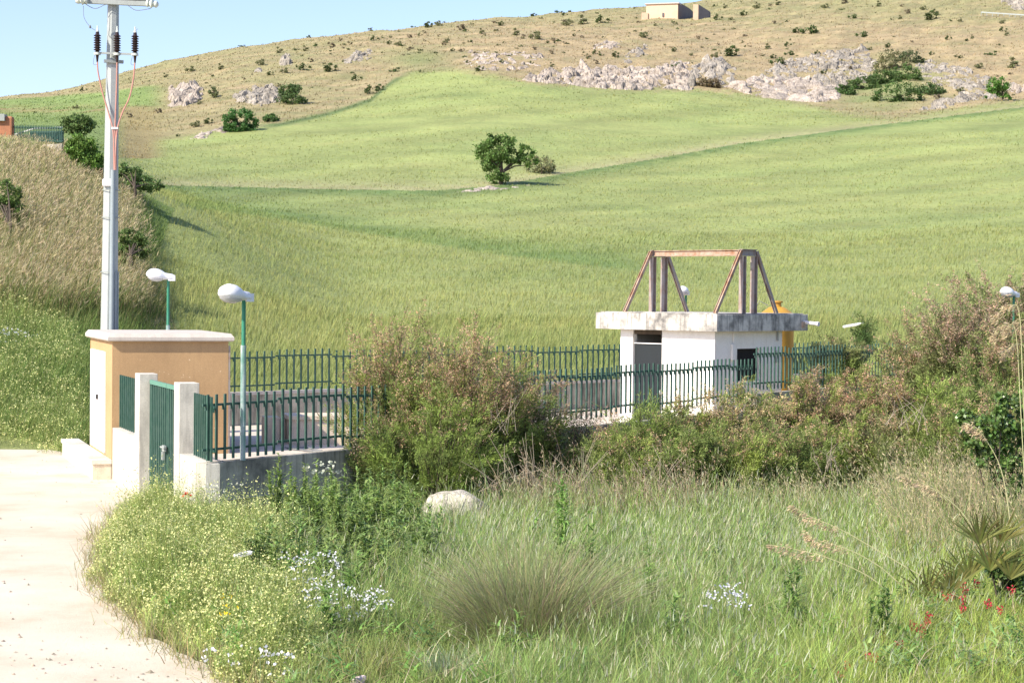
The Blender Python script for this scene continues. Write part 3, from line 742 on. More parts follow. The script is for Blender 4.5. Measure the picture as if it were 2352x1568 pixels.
# ------------------------------------------------------------------ utility pole
UD = 48.5
ub = W(250.5, 770, UD); ut = W(261, -60, UD)
up_ = empty('utility_pole', (ub.x, ub.y, .5), 'tall grey utility pole with a crossarm and black bushings, behind the ochre cabin', 'utility pole')
ubx = Vector((ub.x, ub.y, .4)); d = (ut-ub)
def upt(z): return ub + (ut-ub)*((z-ub.z)/(ut.z-ub.z))
r0 = 20/FPX*UD; r1 = 12.5/FPX*UD
p = MB(); zt_ = upt(ut.z); zs = [.3, ub.z, (ub.z+ut.z)/2, ut.z]
p.lathe((0,0,0), [(1,0)], 8)
p = MB()
rs = [r0*1.04, r0, (r0+r1)/2, r1]
p.tube([upt(z) for z in zs], rs, 8); p.build('shaft', M['pole'], up_)
# conduit strapped down the front right
front = Vector((.35, -.94, 0)).normalized(); rgt = Vector((.94, .35, 0))
def rad(z): return np.interp(z, zs, rs)
def side(z, f=.0, r=.0, e=0.): return upt(z) + front*(rad(z)*f+e) + rgt*(rad(z)*r)
zc = zat(262, 392, UD)
p = MB(); p.tube([side(.4, 1, .1, .05), side(zc, 1, .1, .05)], .065, 12); p.build('conduit', M['pole_conduit'], up_, True)
zc2 = zat(265, 625, UD)
for (f_, r_, w_) in ((.78, .55, .04), (.5, .85, .03)):
    p = MB(); p.tube([side(.4, f_, r_, .05), side(zc2, f_, r_, .05)], w_, 10); p.build('conduit', M['pole_conduit'], up_, True)
for py in (500, 625, 437):
    z = zat(250, py, UD); p = MB(); r_ = rad(z)+.03
    p.tube([upt(z)+Vector((math.cos(q)*r_, math.sin(q)*r_, 0))+front*.03 for q in np.linspace(0, 2*math.pi, 17)], .012, 5, cap=False); p.build('band', M['steel'], up_)
z = zat(243, 421, UD); bx = W(245, 421, UD) + front*(rad(z)+.03)
p = MB(); p.obox(bx.xy+Vector((-.14,-.05)), Vector((.26, 0)), Vector((0, .14)), z-.09, z+.10); p.build('junction_box', M['lamp_head'], up_, bevel=.03)
# bracket with three cable bushings
zb = zat(262, 127, UD)
A_ = W(217, 125, UD)+front*.30; B_ = W(313, 128.5, UD)+front*.30
p = MB(); p.bar(A_, B_, .05); p.bar(upt(zb)+front*.0+Vector((0,0,-.03)), upt(zb)+front*.33+Vector((0,0,-.03)), .06)
z2 = zat(262, 138, UD); p.obox((upt(z2)-rgt*.24+front*.10).xy, rgt.xy*.50, front.xy*.10, z2-.10, z2-.02)
p.build('bracket', M['steel'], up_)
sidec = {}
for q, (px, py0, py1) in enumerate(((220, 127, 72), (265, 128, 72), (306, 129, 76))):
    base = W(px, py0, UD)+front*.30; top = zat(px, py1, UD)
    p = MB(); h = (top-base.z); pr = [(.055, -.02), (.075, .0), (.075, .05), (.04, .06)]; zz = .08
    for k in range(7):
        pr += [(.055, zz), (.095, zz+.012), (.10, zz+.024), (.055, zz+.05)]; zz += .062
    pr += [(.05, zz+.01), (.045, zz+.06)]
    p.lathe(tuple(base), pr, 14); ins = p.build('bushing', M['insulator'], up_, True)
    p = MB(); p.lathe((base.x, base.y, base.z+zz+.06), [(.04, 0), (.035, .04), (.018, .06), (.018, .15), (.008, .16)], 10); p.lathe((base.x, base.y, base.z), [(.09, -.03), (.09, .03)], 12)
    p.build('metal_cap', M['glass_ins'], ins, True)
    p = MB(); p.lathe((base.x, base.y, base.z-.22), [(.02, 0), (.045, .2)], 10); p.build('cable_boot', M['insulator'], ins, True)
    sidec[q] = base
def spline(P, n=24):
    P = [Vector(p) for p in P]; P = [P[0]*2-P[1]] + P + [P[-1]*2-P[-2]]; out = []
    for i in range(1, len(P)-2):
        for k in range(n):
            t = k/n; a, b, c, d = P[i-1], P[i], P[i+1], P[i+2]
            out.append(.5*((2*b)+(c-a)*t+(2*a-5*b+4*c-d)*t*t+(3*b-a-3*c+d)*t**3))
    return out + [P[-2]]
e = rad(zc)
def fr_(px, py, o=.30): return W(px, py, UD)+front*o
for pts in ([(220,140,.30),(222,170,.30),(232,215,.29),(247,265,.28),(256,300,.28),(258,345,.28),(259,392,.26)], [(265,142,.30),(264,200,.30),(262,260,.28),(261,300,.27),(263,345,.27),(263,392,.26)], [(306,142,.30),(303,180,.30),(294,225,.29),(276,265,.28),(266,300,.28),(262,345,.29),(261,392,.27)]):
    p = MB(); p.tube(spline([fr_(*q) for q in pts], 8), .020, 7); p.build('cable', M['cable'], up_, True)
z = zat(262, 296, UD); p = MB(); p.bar(fr_(254, 296.5, .26), fr_(268, 297, .28), .10, .05); p.build('cable_clamp', M['pvc'], up_)
# crossarm with pale end insulators
ca, cb_ = W(172, 5, UD)+front*.22, W(350, 13, UD)+front*.22
p = MB(); p.bar(ca, cb_, .13, .12); p.bar(ca+Vector((0,0,.09)), cb_+Vector((0,0,.09)), .14, .02); p.build('crossarm', M['steel'], up_)
for (px, py) in ((184, 6), (345, 14)):
    c = W(px, py, UD)+front*.34
    p = MB(); ax = Vector((-.93, .1, .02)) if px < 200 else Vector((.93, .1, -.05))
    p.lathe(tuple(c-ax*.18), [(.03,0),(.08,.01),(.10,.05),(.05,.08),(.10,.12),(.12,.15),(.05,.20),(.09,.24),(.09,.28),(.04,.33)], 14, tuple(ax)); p.build('end_insulator', M['glass_ins'], up_, True)
p = MB()
p.tube(spline([fr_(188, 18), fr_(190,45), fr_(204,66,.3), fr_(220,76,.30)], 6), .007, 5)
p.tube(spline([fr_(190, 12), fr_(215,24), fr_(245,16), fr_(249,60,.25), fr_(248, 85, .2), fr_(262, 92, .2)], 6), .009, 5)
p.tube(spline([fr_(291, 18), fr_(310,28), fr_(342,24)], 6), .009, 5)
p.tube(spline([fr_(306, 76), fr_(312, 70)], 2), .006, 5)
p.tube(spline([fr_(214, 128), fr_(211,150), fr_(221,152)], 6), .006, 5); p.tube(spline([fr_(300, 132), fr_(297,150), fr_(306,153)], 6), .006, 5)
p.build('jumper_wire', M['wire'], up_)
p = MB(); c = fr_(203.5, 66, .3); p.lathe((c.x, c.y, c.z-.04), [(.01,0),(.03,.03),(.03,.06),(.01,.09)], 8); p.build('wire_clamp', M['wire'], up_)
# overhead line leaving the picture at the top
for nm, a, b, lab in (('overhead_wire', fr_(186, 4), Vector((-60, 20, 26)), 'thin overhead wire leaving the left end of the crossarm'), ('overhead_wire', fr_(349, 10), Vector((-20, 10, 24)), 'thin overhead wire leaving the right end of the crossarm')):
    pass

# ------------------------------------------------------------------ enclosure on top of the bank, far left
gA = W(28, 326, 104); gB = W(143, 328, 98)
gz0 = gA.z
fo = empty('picket_fence', gA, 'distant green picket fence on top of the grassy bank at the left edge', 'fence')
za, zb_ = zat(28, 324, 104), zat(143, 328, 98)
panel(fo, gA, gB, za, zb_, zat(28, 288, 104)-za, .24, .05, M['green'], rails=(.1, .9))
gC = W(70, 326, 112)
panel(fo, gB+Vector((.05,.1,0)), gC, zb_, zat(70, 326, 112), zat(143, 300, 98)-zb_, .22, .05, M['green'], rails=(.08, .92))
p = MB(); p.bar(W(28, 299, 105.5)+Vector((0,0,-.3)), W(80, 295, 103), .06); p.bar(W(80, 295, 103), W(143, 288+15-10, 98.3), .06); pr_ = p.build('white_rail', M['pvc'], fo)
p = MB(); p.obox(gA.xy+Vector((-4, -.12)), (gB-gA).xy+Vector((4, 0)), Vector((0, .25)), gA.z-2.2, min(za, zb_)-.06); tag(p.build('boundary_wall', M['dark_concrete']), 'low grey wall carrying the distant picket fence at the left edge', 'wall')
a = W(-40, 326, 103.6); b2 = W(28, 326, 103.6)
p = MB(); p.obox(a.xy, (b2-a).xy, Vector((0, .5)), a.z-1.5, zat(10, 267, 103.6)); 
w_ = p.build('brick_pillar', M['orange_wall'], bevel=.1); tag(w_, 'orange brick wall end behind the distant fence at the left edge', 'wall')
p = MB(); a = W(-60, 262, 103.5); p.obox(a.xy+Vector((0,-.1)), Vector((1.75, 0)), Vector((0,.6)), zat(0, 278, 103.5), zat(0, 262, 103.5)); q = p.build('grey_box', M['steel']); q.parent = w_; q.matrix_parent_inverse = Matrix.Translation(-w_.location)

# ------------------------------------------------------------------ house on the hilltop
gh = G(1480, 42, 200)
YH = float(G(1510, 43, 250).y)+2
def HWp(px, py, Y=YH): return W(px, py, Y)
hs = empty('hill_house', HWp(1500, 40), 'pale block farmhouse with a flat roof on the crest of the hill', 'house')
a = HWp(1484, 41); b2 = HWp(1557, 41, YH-2)
zb0 = HWp(1500, 46).z-1.5
dx = (b2-a).xy; nx = Vector((-dx.y, dx.x)).normalized()
p = MB(); p.obox(a.xy, dx, nx*7, zb0, HWp(1557, 12).z); p.build('wall', M['brick'], hs)
p = MB(); p.obox(a.xy-nx*.3-dx.normalized()*.3, dx+dx.normalized()*.6, nx*7.6, HWp(1557, 12).z+.01, HWp(1557, 9.5).z); p.build('roof', M['coping'], hs)
p = MB(); c = HWp(1473.5, 40, YH-.5); p.obox(c.xy, (HWp(1488, 40)-HWp(1473.5, 40)).xy, nx*3, zb0, HWp(1480, 30.5).z); p.build('annex', M['brick'], hs)
p = MB(); c = HWp(1521, 35, YH-1.2); p.obox(c.xy-nx*.10, Vector((.42, 0)), nx*.3, HWp(1522, 40.5).z, HWp(1522, 32).z); p.build('doorway', M['grey_wall'], hs)
p = MB(); c = HWp(1558, 35, YH-1.8); p.obox(c.xy, (HWp(1584, 35, YH+8)-c).xy, nx*5, zb0, HWp(1570, 8).z); p.build('side_wall', M['grey_wall'], hs)
rn = empty('ruined_wall', HWp(1610, 32), 'small ruined hut with a sloping grey wall right of the hilltop farmhouse', 'ruin')
p = MB(); c = HWp(1592, 30, YH-4); p.obox(c.xy, (HWp(1604, 30, YH-4)-c).xy, nx*3, zb0, HWp(1595, 17).z); p.build('wall', M['brick'], rn)
c = HWp(1604.2, 30, YH-4); e2 = HWp(1629, 35, YH-2); p = MB()
p.add([v2(c.xy, zb0), v2(e2.xy, zb0), v2(e2.xy, HWp(1629, 29).z), v2(c.xy, HWp(1604, 17).z)] + [v2(c.xy+nx*2, zb0), v2(e2.xy+nx*2, zb0), v2(e2.xy+nx*2, HWp(1629, 29).z), v2(c.xy+nx*2, HWp(1604, 17).z)], [(0,1,2,3),(7,6,5,4),(3,2,6,7),(0,3,7,4),(1,5,6,2),(0,4,5,1)])
p.build('sloping_wall', M['grey_wall'], rn)
# crash barrier at the far right of the ridge
a = G(2248, 37, 300); b2 = G(2352, 44, 300); c2 = G(2500, 46, 300)
p = MB(); P_ = [a+Vector((0,0,.8)), b2+Vector((0,0,.8)), c2+Vector((0,0,.8))]
for i in range(2): p.bar(P_[i], P_[i+1], .08, .28, (0,1,0))
o = empty('crash_barrier', a, 'pale steel crash barrier high on the hill at the right edge', 'barrier'); p.build('rail', M['steel'], o)
for i in range(9):
    q = a.lerp(b2, i/8); p = MB(); p.bar(q, q+Vector((0,0,.9)), .1); p.build('post', M['steel'], o)
# ------------------------------------------------------------------ plants: buffers of blades and leaves
class PB:
    def __init__(s): s.V = []; s.F = []; s.C = []; s.n = 0
    def _put(s, V, F, C): s.V.append(V); s.F.append(F+s.n); s.C.append(C); s.n += len(V)
    def ribbons(s, P, D, L, Wd, bend, col, nseg=2, side=None, tip=.12, col2=None):
        P = np.asarray(P, float); n = len(P); L = np.broadcast_to(np.asarray(L, float), (n,)); Wd = np.broadcast_to(np.asarray(Wd, float), (n,))
        D = np.broadcast_to(np.asarray(D, float), (n, 3)); bend = np.broadcast_to(np.asarray(bend, float), (n, 3)); col = np.broadcast_to(np.asarray(col, float), (n, 3))
        if side is None:
            a = rng.uniform(0, 6.283, n); side = np.stack([np.cos(a), np.sin(a)*.6, np.zeros(n)], -1)
        side = side/np.linalg.norm(side, axis=1, keepdims=True)
        V = np.zeros((n, nseg+1, 2, 3)); C = np.zeros((n, nseg+1, 2, 3))
        for k in range(nseg+1):
            t = k/nseg; c = P + D*(L*t)[:, None] + bend*(L*t*t)[:, None]
            w = Wd*(1-(1-tip)*t**1.6)/2
            V[:, k, 0] = c-side*w[:, None]; V[:, k, 1] = c+side*w[:, None]
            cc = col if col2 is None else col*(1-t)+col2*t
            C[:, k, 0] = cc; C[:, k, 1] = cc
        b = (np.arange(n)*(nseg+1)*2)[:, None, None]
        k = (np.arange(nseg)*2)[None, :, None]; F = b+k+np.array([0, 1, 3, 2])[None, None, :]
        s._put(V.reshape(-1, 3), F.reshape(-1, 4), C.reshape(-1, 3))
        return P + D*L[:, None] + bend*L[:, None]
    def leaves(s, P, L, Wd, col, A=None, spread=None):
        P = np.asarray(P, float); n = len(P); L = np.broadcast_to(np.asarray(L, float), (n,)); Wd = np.broadcast_to(np.asarray(Wd, float), (n,)); col = np.broadcast_to(np.asarray(col, float), (n, 3))
        R = rng.normal(size=(n, 3)); R /= np.linalg.norm(R, axis=1, keepdims=True)
        if A is None: A = R
        else:
            A = np.asarray(A, float)+R*(spread or .3); A = A/np.linalg.norm(A, axis=1, keepdims=True)
        Q = rng.normal(size=(n, 3)); S = np.cross(A, Q); S /= np.linalg.norm(S, axis=1, keepdims=True)
        V = np.stack([P, P+A*(L*.5)[:, None]+S*(Wd*.5)[:, None], P+A*L[:, None], P+A*(L*.5)[:, None]-S*(Wd*.5)[:, None]], 1)
        F = (np.arange(n)*4)[:, None]+np.arange(4)[None]
        s._put(V.reshape(-1, 3), F, np.repeat(col, 4, axis=0))
    def build(s, name, mat, parent=None, loc=None, smooth=False):
        V = np.concatenate(s.V); F = np.concatenate(s.F); C = np.clip(np.concatenate(s.C), 0, 1)
        if parent is not None:
            base = np.zeros(3); p = parent
            while p is not None: base += np.array(p.location); p = p.parent
            return link(name, mesh_np(name, V-base, F, mat, C, smooth), parent)
        if loc is None: loc = np.array([(V[:, 0].min()+V[:, 0].max())/2, (V[:, 1].min()+V[:, 1].max())/2, V[:, 2].min()])
        return link(name, mesh_np(name, V-np.array(loc), F, mat, C, smooth), None, loc)
def jit(c, n, v=.18, hue=.08):
    c = np.asarray(c, float); k = rng.uniform(1-v, 1+v, (n, 1)); h = rng.normal(0, hue, (n, 3))
    return np.clip(c*k*(1+h), .005, .95)
def unit(v): return v/np.linalg.norm(v, axis=-1, keepdims=True)
U3 = np.array([0, 0, 1.0])

# ---- far field and hillside grass
def far_grass():
    pb = PB()
    def batch(n, y0, y1, hmin, hmax, wk, pxr=(-40, 2400)):
        a = rng.uniform(pxr[0], pxr[1], n)-1176; Y = np.exp(rng.uniform(math.log(y0), math.log(y1), n)); X = a/FPX*Y
        Z = gz(X, Y); px, py = proj(X, Y, Z)
        iny = inpoly(X, Y, YP); k = ~iny & (py < 900+(Y < 56)*80)
        bk = inpoly(px, py, BANK) & (Y < 118)
        k &= ~bk
        X, Y, Z, px, py = X[k], Y[k], Z[k], px[k], py[k]; n = len(X)
        C = zone_color(px, py, X, Y)*rng.uniform(.85, 1.18, (n, 1))*(1+rng.normal(0, .04, (n, 3)))
        H = rng.uniform(hmin, hmax, n); dry = (py < fieldtop(px)+3)
        patch = np.clip(wav(X, Y, 5, 8)*.5+1, .5, 1.4); H = H*np.where(dry, .6, np.where(Y > 235, .4, 1))*patch
        lean = np.stack([rng.normal(.2, .18, n), rng.normal(0, .2, n), np.zeros(n)], -1)
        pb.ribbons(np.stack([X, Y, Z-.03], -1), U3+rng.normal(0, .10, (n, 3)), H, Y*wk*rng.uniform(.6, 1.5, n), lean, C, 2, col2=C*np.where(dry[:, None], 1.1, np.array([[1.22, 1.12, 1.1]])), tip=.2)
    batch(70000, 54, 85, .28, .50, .00032)
    batch(76000, 80, 140, .16, .28, .0003)
    batch(46000, 130, 270, .10, .2, .00045)
    batch(40000, 250, 520, .2, .5, .0006)
    tag(pb.build('field_grass', M['grassblade'], loc=(0, 0, 0)), 'green wheat and dry grass covering the fields and hillside', 'grass', kind='stuff')
far_grass()

def bank_grass():
    pb = PB(); n = 60000
    a = rng.uniform(-60, 460, n)-1176; Y = np.exp(rng.uniform(math.log(47.5), math.log(112), n)); X = a/FPX*Y
    Z = gz(X, Y); px, py = proj(X, Y, Z)
    k = ((inpoly(px, py, BANK)) | ((px < 205) & (py < 1035))) & ~inpoly(X, Y, TPp) & ~inpoly(X, Y, YP) & ~inpoly(X, Y, [tuple(K-CW*.6), tuple(K+CW*3), tuple(K+CW*3+CV*7), tuple(K-CW*.6+CV*7)])
    X, Y, Z, px, py = X[k], Y[k], Z[k], px[k], py[k]; n = len(X)
    low = sstep(py + 22*wav(X, Y, 6, 5), 690, 790)
    C = zone_color(px, py, X, Y)*rng.uniform(.7, 1.35, (n, 1))
    g = rng.random(n) < (.34+.5*low); C[g] = jit([.13,.19,.05], g.sum(), .3)
    H = np.where(low > .5, rng.uniform(.3, .8, n), rng.uniform(.8, 1.7, n))*np.clip(1-(px-290)/130, .3, 1)*np.clip((105-Y)/28, .22, 1)
    lean = np.stack([rng.normal(.28, .2, n), rng.normal(0, .15, n), np.zeros(n)], -1)
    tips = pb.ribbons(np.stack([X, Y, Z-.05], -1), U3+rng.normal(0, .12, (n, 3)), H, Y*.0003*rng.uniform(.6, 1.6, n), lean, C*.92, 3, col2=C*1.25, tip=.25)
    s = (low < .5) & (rng.random(n) < .38*sstep(px+25*wav(X, Y, 5, 6), 345, 285)); ns = s.sum()     # loose seed heads
    for r in range(4):
        pb.leaves(tips[s]-np.stack([rng.uniform(0, .06, ns), rng.normal(0, .04, ns), rng.uniform(.0, .34, ns)], -1), rng.uniform(.12, .34, ns), Y[s]*.00032, jit([.52,.44,.27], ns, .3, .05), A=np.tile([.5, 0, .8], (ns, 1)), spread=.6)
    tag(pb.build('dry_bank_grass', M['grassblade'], loc=(0, 0, 0)), 'tall dry tan grass covering the bank on the left', 'grass', kind='stuff')
bank_grass()

# ---- meadow in the foreground
def near_color(px, py, X, Y):
    n1 = wav(X, Y, 2.6, 3); n2 = wav(X, Y, 6, 9); n3 = wav(X, Y, 1.3, 14)
    c = np.zeros(px.shape+(3,)); c[:] = np.array([.29,.365,.12])
    k = np.clip(.5+.6*n2, 0, 1)[..., None]; c = c*(1-k*.5)+np.array([.35,.40,.19])*k*.5
    r = (sstep(px+py*.8, 2800, 3400))[..., None]; c = c*(1-r)+np.array([.41,.46,.13])*r      # yellower bottom right
    o = (np.exp(-((px-860)/190.)**2-((py-1560)/70.)**2)*np.clip(.7+.6*n1, 0, 1))[..., None]; c = c*(1-o*.8)+np.array([.35,.31,.12])*o*.8
    d_ = np.clip(n3*1.1+n1*.7, 0, 1)[..., None]; c = c*(1-d_*.55)+np.array([.15,.25,.06])*d_*.55
    c = c*np.array([.90,.98,.84])
    l = sstep(px, 760, 560)[..., None]; c = c*(1-l)+np.array([.33,.41,.12])*l
    return c
def meadow():
    pb = PB(); n = 290000
    a = rng.uniform(-60, 2430, n)-1176; Y = 18.3*np.exp(rng.uniform(0, math.log(57/18.3), n)**1.0); X = a/FPX*Y
    k = ~inpoly(X, Y, TPp) & ~inpoly(X, Y, [tuple(C0-N1*.1-D2*.1), tuple(C0+D1*46), tuple(C0+D1*46+N1*20), tuple(C0+D2*30), tuple(C0-N2*.05)])
    X, Y = X[k], Y[k]; n = len(X)
    Z = gz(X, Y); px, py = proj(X, Y, Z)
    edge = (px < 640)
    n1 = wav(X, Y, 2.2, 3); n2 = wav(X, Y, .9, 12)
    H = rng.uniform(.32, .72, n)*np.clip(.92+.45*n1+.35*n2, .35, 1.6)
    H = np.where(edge, H*.55, H)
    H *= 1-.45*sstep(px+py*.8, 3050, 3500)
    H *= np.where((py > 1480) & (px > 600) & (px < 1100), .6, 1)
    C = near_color(px, py, X, Y)*rng.uniform(.5, 1.5, (n, 1))*(1+rng.normal(0, .07, (n, 3)))
    d = rng.random(n) < .10; C[d] = jit([.34,.29,.17], d.sum(), .25)
    lean = np.stack([rng.normal(.08, .36, n), rng.normal(0, .3, n), -np.abs(rng.normal(0, .15, n))], -1)
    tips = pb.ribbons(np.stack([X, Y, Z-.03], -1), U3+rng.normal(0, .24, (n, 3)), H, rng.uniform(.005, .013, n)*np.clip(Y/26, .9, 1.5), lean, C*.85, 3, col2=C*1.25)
    # pale seed heads on the taller blades
    fac = np.where((px > 980), .34, .10)*np.clip(.8+.8*n1, .1, 1.5)*np.clip((1560-py)/260, .25, 1)
    s = (rng.random(n) < fac) & (H > .35); ns = s.sum()
    pb.ribbons(tips[s]-U3*.03, U3+rng.normal([.1, 0, 0], [.2, .15, .1], (ns, 3)), rng.uniform(.07, .15, ns), rng.uniform(.008, .014, ns), lean[s]*.5, jit([.54,.55,.36], ns, .25, .05), 2, tip=.3)
    tag(pb.build('meadow_grass', M['grassblade'], loc=(0, 0, 0)), 'tangled green meadow grass with pale seed heads in the foreground', 'grass', kind='stuff')
meadow()

def flower_patch(name, poly, n, hmax, label, dot=(.80,.80,.36), leafc=(.33,.40,.12), dots=.95, ds=.027, edge=.8):
    """low bushy mass of fine stems dotted with tiny flowers; poly in ground coordinates"""
    poly = [tuple(np.array(poly[i])*(1-t)+np.array(poly[(i+1) % len(poly)])*t+rng.normal(0, .16, 2)) for i in range(len(poly)) for t in (0, .33, .66)]
    P = np.array([(p[0], p[1]) for p in poly]); lo, hi = P.min(0), P.max(0)
    X = rng.uniform(lo[0], hi[0], n); Y = rng.uniform(lo[1], hi[1], n); k = inpoly(X, Y, poly); X, Y = X[k], Y[k]; n = len(X)
    # distance to the outline gives a rounded edge
    dmin = np.full(n, 9.)
    for i in range(len(P)):
        a, b = P[i-1], P[i]; ab = b-a; t = np.clip(((X-a[0])*ab[0]+(Y-a[1])*ab[1])/(ab@ab+1e-9), 0, 1)
        dmin = np.minimum(dmin, np.hypot(X-a[0]-ab[0]*t, Y-a[1]-ab[1]*t))
    h = hmax*np.sqrt(np.clip(dmin/edge, .03, 1))*np.clip(.74+.75*wav(X, Y, 2.2, 3)+.4*wav(X, Y, .7, 6), .15, 1.6)
    Z = gz(X, Y); pb = PB()
    pc = np.clip(.5+.7*wav(X, Y, 1.1, 11), 0, 1)[:, None]
    z0 = h*rng.uniform(.0, .75, n); dk = np.clip(wav(X, Y, 1.0, 15)*1.4-.1, 0, 1)[:, None]; C = jit(leafc, n, .3, .07)*(1-pc*.25); C = C*(1-dk*.6)+np.array([.14,.27,.05])*dk*.6
    L = np.maximum(h-z0, .08)*rng.uniform(.5, 1.05, n)
    tips = pb.ribbons(np.stack([X, Y, Z+z0], -1), U3*.9+rng.normal(0, .4, (n, 3)), L, rng.uniform(.005, .012, n), rng.normal(0, .15, (n, 3))*[1, 1, 0], C, 2)
    m = rng.random(n) < .9; pb.leaves(tips[m]-U3*.05+rng.normal(0, .03, (m.sum(), 3)), rng.uniform(.03, .07, m.sum()), .015, C[m]*1.1)
    s = rng.random(n) < dots*np.clip(.75+.6*wav(X, Y, 1.7, 13), .1, 1.2)*(1-.8*dk[:, 0]); q = tips[s]+rng.normal(0, .02, (s.sum(), 3)); s_n = s.sum()
    for r in range(2):
        pb.leaves(q+rng.normal(0, .018, (s_n, 3)), rng.uniform(.6, 1.4, s_n)*ds, ds, jit(dot, s_n, .15, .04), A=np.tile([-.3, -.5, .5], (s_n, 1)), spread=1.0)
    return tag(pb.build(name, M['grassblade'], loc=(0, 0, 0)), label, 'flowers', kind='stuff')
def gp(*pts, z=0): return [tuple(Wz(x, y, z).xy) for x, y in pts]
flower_patch('yellow_flower_patch', gp((290,1188),(232,1250),(222,1310),(238,1360),(300,1412),(390,1476),(495,1535),(620,1585),(720,1560),(760,1440),(730,1330),(690,1260),(620,1225),(490,1225),(440,1195),(380,1170),(330,1175)), 78000, .85, 'mass of tiny pale yellow flowers along the track edge before the gate')
flower_patch('yellow_flower_patch', [tuple(Wz(x, y, 0).xy) for x, y in ((-80,1030),(60,1034),(120,1042),(165,1056),(200,1052),(202,990),(195,952),(60,940),(-80,935))], 40000, .8, 'tiny yellow flowers in the low growth between the track and the cabin', dots=.5, ds=.04, edge=.4)

# ------------------------------------------------------------------ shrubs and trees
def crown_pts(blobs, n, hollow=.55):
    """leaf points gathered into clumps inside a union of ellipsoids (cx,cy,cz,rx,ry,rz)"""
    B = np.array(blobs, float); w = B[:, 3]*B[:, 4]*B[:, 5]; w = w**.7/np.sum(w**.7)
    nc = max(6, n//45); i = rng.choice(len(B), nc, p=w)
    d = unit(rng.normal(size=(nc, 3))); r = rng.uniform(hollow, 1.25, nc)**.6
    c = B[i, :3]+d*B[i, 3:]*r[:, None]
    cs = B[i, 3:].mean(1)*rng.uniform(.10, .30, nc)
    j = rng.integers(0, nc, n); P = c[j]+rng.normal(size=(n, 3))*cs[j][:, None]*[.75, .75, .55]
    return P, c, j
def blobs_px(bl, Y, dep=.8):
    out = []
    for b in bl:
        px, py, rx, ry = b[:4]; dy = b[4] if len(b) > 4 else 0
        c = W(px, py, Y+dy); k = Y/FPX; out.append((c.x, c.y, c.z, rx*k, rx*k*dep, ry*k))
    return out
def woody(name, foot, bl, Y, n, leaf, col, label, cat='shrub', group=None, trunk=.08, dep=.8, stem=True, var=.25, limbs=None, parts=('crown', 'trunk')):
    B = blobs_px(bl, Y, dep); base = foot if foot is not None else Vector((B[0][0], B[0][1], float(gz(B[0][0], B[0][1]))))
    o = empty(name, base, label, cat, group)
    P, c, j = crown_pts(B, n); pb = PB(); cv = rng.uniform(1-var, 1+var, (len(c), 1))
    C = np.clip(jit(col, n, .18, .06)*cv[j]*1.25, 0, .6); P[:, 2] = np.maximum(P[:, 2], gz(P[:, 0], P[:, 1])+.02)
    pb.leaves(P, rng.uniform(.7, 1.3, n)*leaf, rng.uniform(.45, .8, n)*leaf, C)
    pb.build(parts[0], M['leaf'], o)
    if stem:
        t = MB(); k = limbs or min(9, len(c)); idx = rng.choice(len(c), k, replace=False); fork = Vector(base)+Vector((rng.normal(0, .1), 0, 1))*((np.mean([b[2] for b in B])-base.z)*.45)
        t.tube([Vector(base)-Vector((0,0,.1)), Vector(base).lerp(fork, .5)+Vector((trunk*.4, 0, 0)), fork], [trunk*1.2, trunk, trunk*.8], 7)
        for i in idx:
            e = Vector(c[i]); mid = fork.lerp(e, .5)+Vector((0, 0, .1*(e-fork).length)); t.tube([fork, mid, e], [trunk*.6, trunk*.35, trunk*.12], 5)
        t.build(parts[1], M['bark'], o)
    return o
GREEN = (.060,.105,.028); OLIVE = (.20,.205,.10); DK = (.05,.085,.028)
Yt = 182.0; ft = G(1148, 424, 130)
Yt = ft.y
woody('field_tree', ft, [(1140,345,38,30),(1112,352,18,22),(1120,372,24,16),(1165,330,24,18),(1128,322,18,12),(1178,358,22,18),(1208,352,20,16),(1212,372,18,12),(1140,398,26,16),(1150,412,22,10)], Yt, 9000, .24, (.115,.185,.05), 'lone bushy green tree standing in the middle of the wheat field', 'tree', trunk=.2, limbs=14)
f2 = G(1242, 400, 130)
woody('shrub', f2, [(1240,380,30,17),(1225,372,16,10),(1258,386,16,12)], f2.y+1, 2600, .20, OLIVE, 'round olive brown shrub just right of the lone field tree')
f3 = G(552, 302, 200)
woody('shrub', f3, [(530,283,20,17),(555,270,24,17),(575,284,18,15),(545,294,30,8)], f3.y, 4200, .3, (0.065,0.143,0.039), 'large dark green shrub at the upper left edge of the field, below the pale rocks')
f3 = G(625, 280, 200)
woody('shrub', f3, [(624,273,16,8)], f3.y, 1100, .26, (0.072,0.13,0.039), 'small dark green shrub right next to the large shrub at the field edge')
f3 = G(670, 240, 200)
woody('shrub', f3, [(658,212,18,14),(678,208,18,14),(672,226,30,12)], f3.y, 3400, .3, (0.085,0.13,0.046), 'dark green rounded shrub growing against the right end of the grey rock pile')
f3 = G(491, 226, 200); woody('shrub', f3, [(491,212,10,14)], f3.y, 600, .26, (.13,.16,.07), 'pale thin shrub between the two rock piles on the left')
f3 = G(2297, 232, 200)
woody('hillside_tree', f3, [(2293,195,22,14),(2285,208,14,12),(2302,205,14,18),(2316,222,8,7),(2270,218,8,8)], f3.y, 3400, .28, (.10,.20,.04), 'bright green upright little tree at the right end of the rocky slope', 'tree', trunk=.12)
